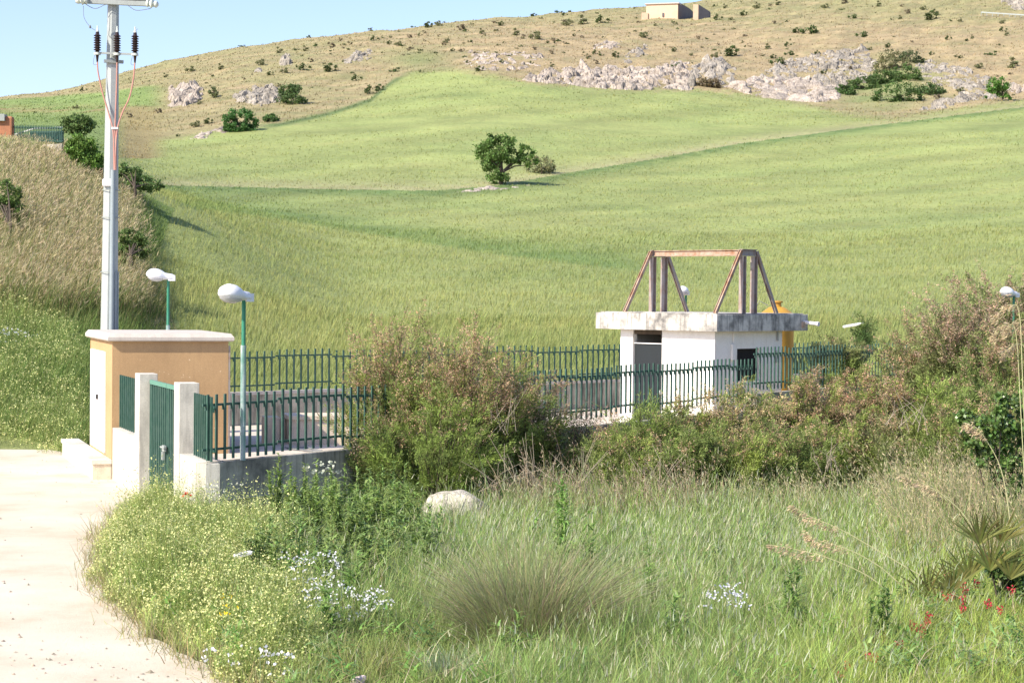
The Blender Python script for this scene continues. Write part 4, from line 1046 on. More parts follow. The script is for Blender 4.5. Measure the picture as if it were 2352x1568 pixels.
# left bank bushes
def bk(name, fx, fy, bl, n, leaf, col, label, y0, y1, cat='shrub', **kw):
    f = G(fx, fy, y0, y1); woody(name, f, bl, f.y, n, leaf, col, label, cat, **kw)
bk('shrub', 190, 405, [(190,345,28,30),(205,375,30,28),(180,330,18,20),(222,390,14,22),(165,340,14,14)], 9000, .13, (0.111,0.189,0.039), 'tall dark green bush on the bank directly left of the utility pole', 62, 96)
woody('shrub', W(182, 325, 104), [(178,290,30,20),(195,283,20,14),(165,300,16,12)], 104, 4200, .16, (0.098,0.15,0.046), 'round topped dark bush behind the distant fence, above the tall bush')
woody('shrub', W(20, 560, 74), [(12,450,34,30),(35,475,26,28),(-10,480,30,30),(5,510,20,20)], 76, 6000, .11, (0.111,0.169,0.046), 'dark green bush cut by the left edge of the picture, on the dry bank')
woody('shrub', W(300, 610, 72), [(300,545,26,18),(320,570,22,22),(290,580,26,20),(325,545,14,12)], 73, 5000, .10, (0.104,0.156,0.046), 'dark shrub on the bank just right of the utility pole')
woody('shrub', W(310, 450, 92), [(300,400,26,16),(330,420,34,14),(280,390,16,12),(350,430,26,8)], 93, 4200, .12, (0.13,0.202,0.065), 'low grey green shrubs on the shoulder of the bank right of the utility pole')

# shrubs scattered over the hillside: individuals copied from a few kinds
protos = []
def shrub_mesh(kind):
    pb = PB(); n = 380
    Bs = [(0,0,.35,.8,.6,.38),(.45,.1,.28,.5,.4,.28),(-.45,0,.25,.5,.4,.26)] if kind % 2 == 0 else [(0,0,.4,.6,.6,.45),(.3,0,.2,.45,.4,.25)]
    P, c, j = crown_pts(Bs, n, .3); P[:, 2] = np.maximum(P[:, 2], -.05)
    col = [(.11,.145,.055),(.17,.18,.085),(.11,.165,.055),(.22,.185,.12)][kind % 4]
    pb.leaves(P, rng.uniform(.14, .28, n), rng.uniform(.08, .16, n), jit(col, n, .22, .06)*rng.uniform(.75, 1.25, (len(c), 1))[j])
    V = np.concatenate(pb.V); F = np.concatenate(pb.F); C = np.concatenate(pb.C)
    return mesh_np('hillside_shrub', V, F, M['leaf'], np.clip(C, 0, 1))
protos = [shrub_mesh(k) for k in range(8)]
HS = [(1646,47,26,0),(1705,37,24,0),(1956,43,24,2),(1775,55,15,3),(1858,79,46,2),(1825,76,26,0),(1978,86,32,2),(2135,46,44,0),(2115,24,22,1),(2140,35,26,1),(2173,92,20,0),(2225,90,17,1),(2298,73,22,0),(2303,83,22,1),(2296,56,18,1),(2271,127,28,2),(1806,108,22,0),(1756,114,26,1),(1811,128,26,2),(1873,127,20,0),(1786,150,40,2),(1678,129,50,0),(1640,132,26,1),(1773,136,20,0),(1993,116,18,1),(2035,110,22,0),(2135,127,17,0),(2201,135,16,0),(2190,133,12,1),(2315,157,46,1),(2243,158,28,1),(1888,170,20,0),(1931,146,17,0),(1948,162,22,3),(2201,212,26,1),(2150,228,24,3),(1675,47,15,1),(2080,32,22,3),
 (819,186,30,0),(907,166,28,2),(852,216,40,0),(872,208,30,0),(967,168,14,0),(1101,165,26,0),(1074,146,14,0),(1151,146,18,0),(1367,125,22,0),(1347,136,22,1),(1366,147,18,3),(1412,130,24,0),(1264,124,16,3),(1264,154,20,1),(1157,100,10,0),(1317,83,12,0),(1554,157,28,2),(1039,119,16,0),(1024,100,20,1),(942,88,18,3),(964,83,14,0),(894,102,18,0),(915,106,24,1),(1331,56,40,1),(1381,54,38,0),(1102,78,24,1),(1476,87,30,1),(1546,119,20,0),(1219,147,14,0),(984,64,28,0),(1005,58,22,1),(1060,70,30,3),(700,163,34,0),(760,165,42,0),(655,167,26,1),(622,174,20,0),(713,143,20,3),(457,240,20,1),(297,270,22,3),(410,314,14,0),(193,211,20,0),(83,260,10,0),(177,250,20,1),(367,260,24,3),(450,292,34,1),(480,285,28,0),(1300,60,30,1),(1150,60,22,0),(1230,90,40,1),(1180,82,30,1),(860,95,24,0),(2060,45,18,1),(1890,20,26,1),(1780,12,24,1),(1930,10,30,3),(2010,15,24,1),(2200,50,15,1),(2330,15,20,3),(1600,90,14,3),(1500,60,15,1),(1585,128,14,1),(1660,20,20,1),(1735,20,26,1),(640,200,16,1),(560,185,14,3),(505,160,26,1),(440,165,30,1),(380,178,20,1),(600,150,30,1),(640,122,26,1),(760,110,26,3),(700,118,24,1)]
LM = {'the pale hilltop farmhouse': (1530,28), 'the long pale rock ledge': (1390,180), 'the smooth pinkish rock face': (1800,208), 'the jumbled grey rocks': (1900,150), 'the gully thicket': (2060,190), 'the bright green little tree': (2295,205), 'the top right ridge rocks': (2330,8), 'the large field edge shrub': (552,285), 'the left rock pile': (590,218), 'the leftmost pale outcrop': (425,222), 'the upright grey rock': (657,143), 'the green shoulder': (960,145), 'the utility pole': (255,230), 'the diagonal rock group': (1458,128)}
ORD = ['nearest', 'second nearest', 'third nearest', 'fourth nearest', 'fifth nearest', 'sixth nearest']
bucket = {}
for q, (px, py, w, kd) in enumerate(HS):
    nm = min(LM, key=lambda n_: math.hypot(LM[n_][0]-px, (LM[n_][1]-py)*1.6)); dx, dy = px-LM[nm][0], (py-LM[nm][1])*1.6
    di = ('to the right of' if dx > 0 else 'to the left of') if abs(dx) > abs(dy) else ('below' if dy > 0 else 'above')
    bucket.setdefault((nm, di), []).append((math.hypot(dx, dy), q))
HL_ = {}
for (nm, di), L_ in bucket.items():
    for r_, (d_, q) in enumerate(sorted(L_)):
        if r_ < len(ORD): HL_[q] = 'dark hillside shrub, %s %s %s' % (ORD[r_], di, nm)
k = 0
for (px, py, w, kd) in HS:
    g = G(px, py, 140); sc = w/FPX*g.y/1.7
    o = bpy.data.objects.new('hillside_shrub', protos[(kd+(4 if k % 2 else 0)) % 8]); COL.objects.link(o)
    o.location = g; o.scale = (sc, sc, sc*.85); o.rotation_euler.z = rng.uniform(-.3, .3)
    tag(o, HL_.get(k, 'low rounded shrub dotted on the dry hillside'), 'shrub', 'shrubs dotted over the hillside'); k += 1
rs = 0
while rs < 240:
    px = rng.uniform(100, 2380); py = rng.uniform(5, 240)
    if rs % 2: px = rng.uniform(650, 1750); py = rng.uniform(20, 130)
    if py > fieldtop(px)-6: continue
    g = G(px, py, 180)
    if abs(float(proj(g.x, g.y, g.z)[1])-py) > 6: continue
    w = rng.uniform(6, 14)*(1.3 if py < 120 and px < 1300 else 1); sc = w/FPX*g.y/1.7
    o = bpy.data.objects.new('hillside_shrub', protos[int(rng.integers(0, 8))]); COL.objects.link(o)
    o.location = g; o.scale = (sc*1.3, sc, sc*.7); o.rotation_euler.z = rng.uniform(0, 6)
    tag(o, 'tiny low tuft of shrub dotted on the dry hillside', 'shrub', 'tiny shrub tufts on the hillside'); rs += 1
# the thicket in the gully on the right
TH = [(1938,216,22,12,(.06,.105,.03),'leftmost dark shrub of the gully thicket at the foot of the rocks'),(1985,206,34,18,(.065,.11,.03),'second shrub from the left in the gully thicket'),(2030,192,36,16,(.075,.12,.035),'dark green shrub in the middle of the gully thicket'),(2083,182,32,18,(.075,.125,.035),'dark green shrub at the upper right of the gully thicket'),(2088,143,26,14,(.07,.095,.04),'topmost dark shrub of the gully thicket'),(2052,160,36,24,(.16,.16,.075),'olive brown brushy growth in the upper gully'),(2062,232,46,26,(.06,.11,.028),'largest dark green shrub at the foot of the gully thicket'),(2130,216,34,14,(.065,.11,.035),'rightmost dark shrub of the gully thicket'),(1628,200,24,12,(.15,.12,.07),'brown dead looking shrub at the edge of the field below the pale rocks')]
for (px, py, rx, ry, c, lab) in TH:
    f = G(px, py, 200); woody('shrub', f, [(px,py-ry*.6,rx,ry),(px-rx*.6,py-ry*.3,rx*.6,ry*.6),(px+rx*.6,py-ry*.3,rx*.6,ry*.6)], f.y, 2200, .32, c, lab)

# ------------------------------------------------------------------ rocks
import bmesh
def ico(sub):
    bm = bmesh.new(); bmesh.ops.create_icosphere(bm, subdivisions=sub, radius=1); V = np.array([v.co[:] for v in bm.verts]); F = np.array([[v.index for v in f.verts] for f in bm.faces]); bm.free(); return V, F
ICO2, ICO3, ICO5 = ico(2), ico(3), ico(5)
def rockv(V, cuts=9, lo=.55):
    V = V.copy()
    for _ in range(cuts):
        n = unit(rng.normal(size=3)); c = rng.uniform(lo, .9); d = V@n; V -= np.outer(np.maximum(0, d-c), n)
    k = rng.uniform(2, 4, 3); V *= (1+.10*np.sin(V@rng.normal(size=3)*5+1)+.07*np.sin(V@rng.normal(size=3)*9))[:, None]
    return V
def outcrop(poly, label, mat, cell=1.1, hgt=1.0, cover=.6, res=.22, cat='rocks', tall=1.0):
    """bedrock breaking through the turf: one blocky, fractured surface"""
    P = [G(x, y, 170) for x, y in poly]; pp = [(q.x, q.y) for q in P]; A = np.array(pp); lo, hi = A.min(0)-.6, A.max(0)+.6
    nx = int((hi[0]-lo[0])/res)+2; ny = int((hi[1]-lo[1])/(res*1.5))+2
    X, Y = np.meshgrid(np.linspace(lo[0], hi[0], nx), np.linspace(lo[1], hi[1], ny), indexing='ij')
    ns = int(max(4, (hi[0]-lo[0])*(hi[1]-lo[1])/(cell*cell*1.6)))
    S = np.stack([rng.uniform(lo[0], hi[0], ns), rng.uniform(lo[1], hi[1], ns)], -1)
    sh = rng.uniform(0, 1, ns)**1.2; T = rng.normal(0, .32, (ns, 2)); T[:, 1] = np.abs(T[:, 1])*.6
    Xw = X+.25*cell*np.sin(Y*2.1/cell+1)+rng.normal(0, .03, X.shape); Yw = Y+.25*cell*np.sin(X*2.3/cell)
    best = np.full(X.shape, 1e9); sec = np.full(X.shape, 1e9); idx = np.zeros(X.shape, int)
    for i in range(ns):
        d = np.hypot(Xw-S[i, 0], (Yw-S[i, 1])*.7); m = d < best
        sec = np.where(m, best, np.minimum(sec, d)); best = np.where(m, d, best); idx = np.where(m, i, idx)
    edge = np.full(X.shape, 9.)
    for i in range(len(A)):
        a, b = A[i-1], A[i]; ab = b-a; t = np.clip(((X-a[0])*ab[0]+(Y-a[1])*ab[1])/(ab@ab+1e-9), 0, 1)
        edge = np.minimum(edge, np.hypot(X-a[0]-ab[0]*t, Y-a[1]-ab[1]*t))
    ins = inpoly(X, Y, pp); edge = np.where(ins, edge, -edge)+.5*wav(X, Y, 3.0, 4)
    h = sh[idx]+T[idx, 0]*(X-S[idx, 0])+T[idx, 1]*(Y-S[idx, 1])
    crack = np.clip((sec-best)/(.22*cell), 0, 1)
    h = (h-(1-cover)-.02)*hgt*.9*np.clip(edge/1.0+.2, 0, 1)*tall - (1-crack)*.35*hgt + .10*hgt*wav(X, Y, .9*cell, 8) + rng.normal(0, .035*hgt, X.shape)
    h = np.where(edge < 0, -.6, h)
    Z = gz(X, Y)+h
    V = np.stack([X, Y, Z], -1).reshape(-1, 3); I = np.arange(nx*ny).reshape(nx, ny)
    F = np.stack([I[:-1, :-1], I[1:, :-1], I[1:, 1:], I[:-1, 1:]], -1).reshape(-1, 4)
    hh = h.reshape(-1)[F].max(1) > -.25; F = F[hh]
    used = np.unique(F); mp = np.full(len(V), -1); mp[used] = np.arange(len(used)); V = V[used]; F = mp[F]
    tone = (rng.uniform(.72, 1.12, ns)[idx].reshape(-1)[used])[:, None]*np.ones(3)
    loc = np.array([V[:, 0].mean(), V[:, 1].mean(), V[:, 2].min()])
    return tag(link('rock_outcrop', mesh_np('rock_outcrop', V-loc, F, mat, tone), None, loc), label, cat)
RG, RP = M['rock'], M['rock_pink']
outcrop([(386,246),(388,206),(410,200),(440,198),(468,205),(465,228),(430,246)], 'blocky pale rock outcrop farthest left on the slope', RP, 1.3, 1.25, .9)
outcrop([(535,222),(580,203),(640,200),(655,235),(600,245),(545,236)], 'grey rock pile left of the dark rounded shrub', RG, .9, 1.2, .7)
outcrop([(640,152),(644,132),(662,128),(674,150)], 'upright grey rock standing high on the left slope', RG, 1.3, 1.5, 1.0)
outcrop([(585,166),(588,157),(600,158),(602,167)], 'tiny grey rock left of the upright rock high on the slope', RG, .8, 1.0, .9)
outcrop([(785,145),(815,112),(855,108),(854,135),(800,152)], 'pale rock group high on the slope left of the green shoulder', RG, 1.0, 1.2, .5)
outcrop([(1195,186),(1250,166),(1320,158),(1400,158),(1500,154),(1578,142),(1592,206),(1440,209),(1330,199),(1240,194)], 'long pale rock ledge along the top edge of the middle field', RP, 1.1, 1.25, .76)
outcrop([(1578,198),(1584,158),(1615,140),(1660,134),(1690,160),(1690,185),(1630,202)], 'broken rocks with a leaning dark boulder, right of the long ledge', RG, 1.6, 1.6, .72)
outcrop([(1660,200),(1740,176),(1860,184),(1930,203),(1924,230),(1870,236),(1780,229),(1700,214)], 'smooth pinkish white rock face at the lower edge of the slope', RP, 1.7, .9, .95)
outcrop([(1730,182),(1790,148),(1880,120),(1990,116),(2016,150),(2005,184),(1930,204),(1850,190)], 'jumbled grey rocks above the smooth pinkish rock face', RG, 1.0, 1.15, .64)
outcrop([(2095,152),(2130,140),(2200,155),(2275,182),(2290,228),(2240,232),(2180,202),(2110,192)], 'rubble of pale rocks between the gully thicket and the bright little tree', RG, .85, .95, .58)
outcrop([(2105,254),(2140,236),(2220,222),(2242,230),(2180,248)], 'row of pale stones along the field edge right of the gully', RG, 1.0, 1.2, .7)
outcrop([(2285,200),(2352,190),(2400,212),(2320,218)], 'pale rocks behind the bright little tree at the right edge', RP, 1.1, 1.3, .6)
outcrop([(2288,2),(2340,-12),(2400,10),(2330,26)], 'pale rocks on the ridge in the top right corner', RG, 1.3, 1.5, .7)
outcrop([(1345,114),(1390,97),(1425,98),(1420,111),(1370,116)], 'thin scatter of rocks in the dry grass above the two small shrubs', RP, 1.0, 1.1, .45)
outcrop([(1427,144),(1450,112),(1487,100),(1484,126),(1445,147)], 'diagonal group of rocks in the middle of the dry slope', RG, 1.1, 1.4, .5)
outcrop([(1062,146),(1080,116),(1130,122),(1250,126),(1255,152),(1150,168),(1090,162)], 'loose pale stones on the slope above the head of the middle field', RP, 1.0, 1.0, .36)
outcrop([(405,328),(440,314),(500,292),(530,290),(525,304),(460,322)], 'low stones at the field edge left of the large dark shrub', RP, .8, .7, .45)
g = G(1130, 432, 130)
fs_ = G(1052, 441, 130), G(1215, 428, 130)
outcrop([(1050,442),(1090,431),(1210,423),(1212,430),(1150,437),(1100,440)], 'line of flat whitish stones under the lone field tree', RP, .7, .3, .7, .12)
# foreground boulder
bb = Wz(1062, 1206, 0); V, F = ICO5; Vb = V.copy()
for nrm, c in (((.5,-.3,.6),.62),((-.4,-.5,.7),.68),((.8,0,.5),.6),((-.8,-.2,.3),.72),((0,-.9,.3),.7),((.1,.1,1),.5),((-.3,.1,1),.58)):
    n = unit(np.array(nrm, float)); d = Vb@n; Vb -= np.outer(np.maximum(0, d-c), n)*.8
Vb *= (1+.05*np.sin(Vb@np.array([5,2,3.]))+.035*np.sin(Vb@np.array([-7,9,4.]))+.02*np.sin(Vb@np.array([17,-9,14.])))[:, None]
Vb *= np.array([.88, .55, .80]); Vb[:, 2] -= .20*Vb[:, 0]
tag(link('boulder', mesh_np('boulder', Vb, F, M['boulder'], None, True), None, (bb.x+.04, bb.y, .16)), 'pale weathered boulder lying in the meadow grass before the big tamarisk', 'boulder')

# thin dry fringe, small stones and litter along the track edge
def fringe():
    pb = PB(); E = [p for p in TP[:62]]; 
    for a, b in zip(E[:-1], E[1:]):
        L = (b-a).length; m = int(L*170); t = rng.uniform(0, 1, m); X = a.x+(b.x-a.x)*t+rng.normal(0, .16, m); Y = a.y+(b.y-a.y)*t+rng.normal(0, .22, m)
        pb.ribbons(np.stack([X, Y, np.full(m, .0)], -1), U3+rng.normal(0, .6, (m, 3)), rng.uniform(.05, .26, m), rng.uniform(.006, .014, m), rng.normal(0, .3, (m, 3))*[1, 1, .2], jit([.36,.33,.16], m, .35, .1), 2)
    tag(pb.build('edge_grass', M['grassblade'], loc=(0, 0, 0)), 'thin dry grass fringing the pale track', 'grass', kind='stuff')
fringe()
def pebbles():
    V0 = np.array([[1,0,0],[0,1,0],[-1,0,0],[0,-1,0],[0,0,.7],[0,0,-.5]]); F0 = np.array([[0,1,4],[1,2,4],[2,3,4],[3,0,4],[1,0,5],[2,1,5],[3,2,5],[0,3,5]])
    n = 380; px = rng.uniform(-60, 900, n); py = np.where(rng.random(n) < .5, rng.uniform(1020, 1600, n), np.where(rng.random(n) < .5, rng.normal(1540, 25, n)-(.16*(250-px)), rng.normal(1085, 22, n)))
    P = np.array([Wz(x, y, 0)[:] for x, y in zip(px, np.clip(py, 1022, 1700))]); k = inpoly(P[:, 0], P[:, 1], TPp); P = P[k]; n = len(P)
    s = rng.uniform(.012, .032, n)*np.where(rng.random(n) < .05, 2, 1); a = rng.uniform(0, 3, n)
    V = V0[None]*s[:, None, None]*(1+rng.normal(0, .25, (n, 6, 3))); V = V+P[:, None]; C = np.repeat(jit([.45,.39,.31], n, .3, .04), 6, axis=0)
    me = mesh_np('gravel', V.reshape(-1, 3), (F0[None]+(np.arange(n)*6)[:, None, None]).reshape(-1, 3), M['seed'], C)
    tag(link('gravel', me), 'loose small stones on the pale track', 'gravel', kind='stuff')
pebbles()

def dry_tall():
    pb = PB()
    for (x0, x1, Y0, Y1, n, h0, h1, c) in ((2060,2420,29,38,4600,.7,1.7,(.50,.42,.25)),(1150,1650,34.5,37,2600,.5,1.3,(.42,.33,.22)),(1650,2100,35,38,1300,.5,1.1,(.46,.40,.24)),(60,330,48.6,51.5,0,.5,1,(.4,.3,.2))):
        if not n: continue
        a = rng.uniform(x0, x1, n)-1176; Y = rng.uniform(Y0, Y1, n); X = a/FPX*Y; cl = np.clip(.5+.9*wav(X, Y, 1.1, 16), 0, 1); k = rng.random(n) < cl+.1; X, Y = X[k], Y[k]; m = k.sum()
        H = rng.uniform(h0, h1, m); lean = np.stack([rng.normal(-.12, .25, m), rng.normal(0, .2, m), -np.abs(rng.normal(0, .1, m))], -1); C = jit(c, m, .3, .06)
        g = rng.random(m) < .5; C[g] = jit([.26,.33,.11], g.sum(), .3)
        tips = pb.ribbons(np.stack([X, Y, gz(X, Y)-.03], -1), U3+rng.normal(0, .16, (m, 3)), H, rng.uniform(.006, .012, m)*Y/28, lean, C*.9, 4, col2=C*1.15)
        q = ~g; nq = q.sum()
        for r in range(5): pb.leaves(tips[q]-np.stack([rng.normal(0, .02, nq), rng.normal(0, .02, nq), rng.uniform(0, .22, nq)], -1), rng.uniform(.04, .09, nq), .016, jit(c, nq, .25, .05)*1.1, A=np.tile([-.3, 0, .7], (nq, 1)), spread=.6)
    tag(pb.build('dry_grass', M['grassblade'], loc=(0, 0, 0)), 'tall straw coloured grass between the meadow and the tamarisk hedge', 'grass', kind='stuff')
dry_tall()

def leafy_clumps():
    """broad leaved herbs growing through the meadow"""
    pb = PB(); nc = 230; a = rng.uniform(300, 2400, nc)-1176; Y = 18.5*np.exp(rng.uniform(0, math.log(34/18.5), nc)); X = a/FPX*Y
    k = ~inpoly(X, Y, TPp) & ~inpoly(X, Y, [tuple(C0-N1*.6-D2*.1), tuple(C0+D1*46), tuple(C0+D1*46+N1*20), tuple(C0+D2*30)]); X, Y = X[k], Y[k]
    for x, y in zip(X, Y):
        m = int(rng.uniform(25, 70)); r = rng.uniform(.12, .35); h = rng.uniform(.2, .7); an = rng.uniform(0, 6.283, m); rr = np.sqrt(rng.uniform(0, 1, m))*r
        P = np.stack([x+rr*np.cos(an), y+rr*np.sin(an), rng.uniform(.05, 1, m)*h*(1-.4*rr/r)], -1); b = rng.uniform(0, 6.283, m)
        c = [(.20,.34,.08),(.15,.28,.06),(.27,.38,.14),(.13,.24,.07)][int(rng.integers(0, 4))]
        pb.ribbons(P, unit(np.stack([np.cos(b), np.sin(b), rng.uniform(.3, 1.4, m)], -1)), rng.uniform(.10, .26, m), rng.uniform(.018, .045, m), np.stack([np.cos(b)*.2, np.sin(b)*.2, -rng.uniform(.2, .7, m)], -1), jit(c, m, .25, .06), 3, side=np.stack([-np.sin(b), np.cos(b), np.zeros(m)], -1), tip=.1)
    # bent dead stalks lying through the grass
    m = 900; a = rng.uniform(620, 2400, m)-1176; Y = 18.5*np.exp(rng.uniform(0, math.log(34/18.5), m)); X = a/FPX*Y
    pb.ribbons(np.stack([X, Y, rng.uniform(.05, .4, m)], -1), unit(np.stack([rng.normal(0, .8, m), rng.normal(0, .4, m), rng.uniform(.1, .9, m)], -1)), rng.uniform(.3, .8, m), .009, np.stack([rng.normal(0, .3, m), np.zeros(m), -rng.uniform(.1, .5, m)], -1), jit([.48,.42,.27], m, .3, .05), 4)
    tag(pb.build('leafy_undergrowth', M['leaf'], loc=(0, 0, 0)), 'broad leaved herbs and bent dead stalks growing through the meadow', 'undergrowth', kind='stuff')
leafy_clumps()
# ------------------------------------------------------------------ tamarisks
TG = (.30,.365,.085); TG2 = (.215,.28,.08); TB = (.46,.325,.20); TO = (.29,.29,.13)
def tamarisk(px, pyt, w, Y, label, n=16000, green=TG, brown=TB, heads=.35, z0=None, pyb=None, arch=.25, lean=(0, 0), dens=1.0, bot=.15, hz=.45, scraggy=0, group=None):
    """feathery bush: arching stems carrying plumes of tiny scale leaves, brown seed heads towards the top"""
    c = W(px, pyt, Y); base = Vector((c.x, c.y, float(gz(c.x, c.y)) if z0 is None else z0)); H = c.z-base.z; R = w/FPX*Y/2
    o = empty('tamarisk', base, label, 'bush', group); ns = int(46*dens)+8
    # stems
    ang = rng.uniform(0, 6.283, ns); rr = np.sqrt(rng.uniform(0, 1, ns)); hh = H*rng.uniform(.5, 1.0, ns)*np.sqrt(np.clip(1-.62*rr**2, .1, 1))
    tipp = np.stack([base.x+R*rr*np.cos(ang)*1.0+lean[0], base.y+R*.8*rr*np.sin(ang)+lean[1], base.z+hh], -1)
    root = np.stack([base.x+R*.25*rr*np.cos(ang), base.y+R*.2*rr*np.sin(ang), np.full(ns, base.z-.05)], -1)
    ctrl = root*.5+tipp*.5+np.stack([np.zeros(ns), np.zeros(ns), hh*.22], -1)
    def bez(t, i): t = t[:, None]; return root[i]*(1-t)**2+ctrl[i]*2*t*(1-t)+tipp[i]*t*t
    tb = MB()
    for i in range(min(ns, 30)):
        ts = np.linspace(0, .92, 6); pts = [Vector(root[i]*(1-t)**2+ctrl[i]*2*t*(1-t)+tipp[i]*t*t) for t in ts]
        tb.tube(pts, [.03, .024, .018, .013, .009, .005], 4, cap=False)
    tb.build('branches', M['bark'], o)
    # plumes
    npl = int(ns*11); i = rng.integers(0, ns, npl); t = rng.uniform(bot, 1.0, npl)**.8; P0 = bez(t, i)
    out = unit(np.stack([P0[:, 0]-base.x, (P0[:, 1]-base.y), np.full(npl, .2)], -1)+rng.normal(0, .35, (npl, 3)))
    D = unit(out*.75+U3*rng.uniform(.5, 1.7, (npl, 1))); L = rng.uniform(.25, .65, npl)*(.6+.18*H); bend = np.stack([rng.normal(.05, .2, npl), rng.normal(0, .15, npl), rng.uniform(-.6, .1, npl)], -1)*.7
    pbv = PB(); tone = rng.uniform(.65, 1.3, (npl, 1))
    pbv.ribbons(P0, D, L, .010, bend, jit([.20,.15,.10], npl), 3)
    m = int(n*1.5); j = rng.integers(0, npl, m); u = rng.uniform(.05, 1.05, m)
    Q = P0[j]+D[j]*(L[j]*u)[:, None]+bend[j]*(L[j]*u*u)[:, None]+rng.normal(0, .045, (m, 3))*(1.1-.6*u)[:, None]
    Q[:, 2] = np.maximum(Q[:, 2], gz(Q[:, 0], Q[:, 1])+.02)
    tg = unit(D[j]+bend[j]*(2*u)[:, None]+rng.normal(0, .45, (m, 3)))
    rel = (Q[:, 2]-base.z)/H; isb = rng.random(npl) < np.clip(heads*sstep(t*hh[i]/H+.12*wav(P0[:, 0], P0[:, 1]+P0[:, 2], 1.4, 6), hz-.25, hz+.35)*2, 0, .8)
    g = ~(isb[j] & (rng.random(m) < .85))
    pc = np.clip(.5+.8*wav(Q[:, 0]+Q[:, 1]*.5, Q[:, 2]*1.6, 1.3, 4), 0, 1)[:, None]
    gc = (np.array(green)*(1-pc)+np.array(TG2)*pc)*tone[j]
    pbv.leaves(Q[g], rng.uniform(.05, .13, g.sum())*Y/39, rng.uniform(.010, .020, g.sum())*Y/39, (gc*rng.uniform(.75, 1.25, (m, 1)))[g], A=tg[g], spread=.15)
    pbv.build('foliage', M['leaf'], o)
    b = ~g
    if b.sum() > 20:
        pb2 = PB(); nb = b.sum(); pb2.leaves(Q[b]+rng.normal(0, .015, (nb, 3)), rng.uniform(.03, .075, nb)*Y/39, rng.uniform(.012, .024, nb)*Y/39, jit(brown, nb, .35, .08)*tone[j][b])
        pb2.build('seed_heads', M['seed'], o)
    return o
tamarisk(895, 695, 220, 38.6, 'left lobe of thin feathery tamarisk with pale brown tips over the front fence', 30000, heads=.9, dens=1.5, hz=.55, bot=.3)
tamarisk(1075, 722, 320, 38.0, 'big central tamarisk with a pink brown feathery top', 54000, heads=1.0, dens=2.6, hz=.48)
tamarisk(1000, 905, 330, 36.6, 'low bright green front skirt of the big central tamarisk', 24000, heads=.15, dens=1.5, hz=.6, green=(.25,.34,.07))
tamarisk(1190, 830, 230, 38.8, 'right shoulder of the big central tamarisk with red brown heads', 26000, heads=.5, dens=1.3, hz=.45)
tamarisk(865, 945, 140, 37.0, 'small dark tamarisk at the left foot of the big bush, against the fence', 13000, heads=.25, green=TG2)
tamarisk(1300, 930, 170, 39.0, 'thin greyish dying tamarisk between the big bush and the pump house', 9000, heads=.45, green=(.10,.12,.06), brown=(.36,.25,.19), dens=1.0)
tamarisk(1390, 955, 130, 41.0, 'small reddish brown tamarisk in front of the pale wall top', 9000, heads=.9, hz=.1)
tamarisk(1490, 915, 170, 40.5, 'bright green tamarisk in front of the pump house door', 15000, heads=.1, green=(.27,.36,.08))
tamarisk(1610, 905, 240, 41.5, 'sandy brown tamarisk below the pump house corner', 26000, heads=.4, brown=(.48,.37,.21), hz=.3)
tamarisk(1730, 888, 270, 42.5, 'wide tan tamarisk below the pump house window', 30000, heads=.42, brown=(.48,.38,.215), hz=.25)
tamarisk(1855, 868, 250, 43.5, 'tan tamarisk right of the pump house with pale wall stones showing above', 28000, heads=.5, hz=.3)
tamarisk(1965, 832, 270, 45.0, 'pinkish red tamarisk halfway along the right hand fence', 32000, heads=.5, brown=(.48,.325,.20), hz=.3)
tamarisk(2085, 850, 230, 44.0, 'rusty brown and green tamarisk right of the pinkish one', 26000, heads=.5)
for k_, (x, y, w, Y, c, lab) in enumerate([(1430,1015,170,38.2,TG,'dark green low tamarisk at the foot of the bright green one'),(1560,1010,190,38.2,(.17,.23,.06),'lowest green tamarisk left of centre in the hedge base'),(1690,1010,200,38.6,TG,'dense green tamarisk low in the hedge below the window'),(1820,1000,200,39.0,TG2,'grey green tamarisk low in the hedge, under the tan ones'),(1950,985,200,39.6,TG,'green tamarisk low in the hedge under the pinkish one'),(2070,975,190,39.4,TO,'olive tamarisk low in the hedge near the dry twigs'),(2185,950,200,39,TG,'green tamarisk low in the hedge, below the bright round one')]):
    tamarisk(x, y-18, w*1.12, Y, lab, 25000, green=c, heads=.22, hz=.5, dens=1.2)
tamarisk(1920, 752, 130, 57, 'thin olive tamarisk standing behind the fence right of the pump house', 9000, green=TO, heads=.1, dens=.8)
tamarisk(1985, 700+20, 60, 66, 'small dark green sprig behind the fence in the pale grass', 2500, green=(.10,.17,.05), heads=0, dens=.3)
tamarisk(2120, 700, 200, 52, 'airy olive brown tamarisk left of the tall right hand group', 26000, green=TO, heads=.35, hz=.3, dens=1.6)
tamarisk(2225, 632, 250, 50, 'tall brown tamarisk in the group left of the right lamp', 40000, green=TO, heads=.6, brown=(.46,.33,.23), dens=2.0)
tamarisk(2320, 602, 240, 54, 'tallest dark feathery tamarisk at the right edge, behind the lamp', 46000, green=(.15,.16,.07), heads=.35, brown=(.44,.31,.22), dens=2.0)
tamarisk(2310, 735, 250, 46, 'brown and green tamarisk at the right edge below the lamp head', 34000, green=(.22,.30,.08), heads=.4, dens=1.4)
tamarisk(2180, 858, 150, 43, 'bright green round tamarisk with a dark hollow, right part of the hedge', 18000, green=(.27,.36,.075), heads=.05)
tamarisk(2290, 880, 190, 41, 'green tamarisk with dry grass at the right end of the hedge', 20000, green=(.22,.30,.08), heads=.35)

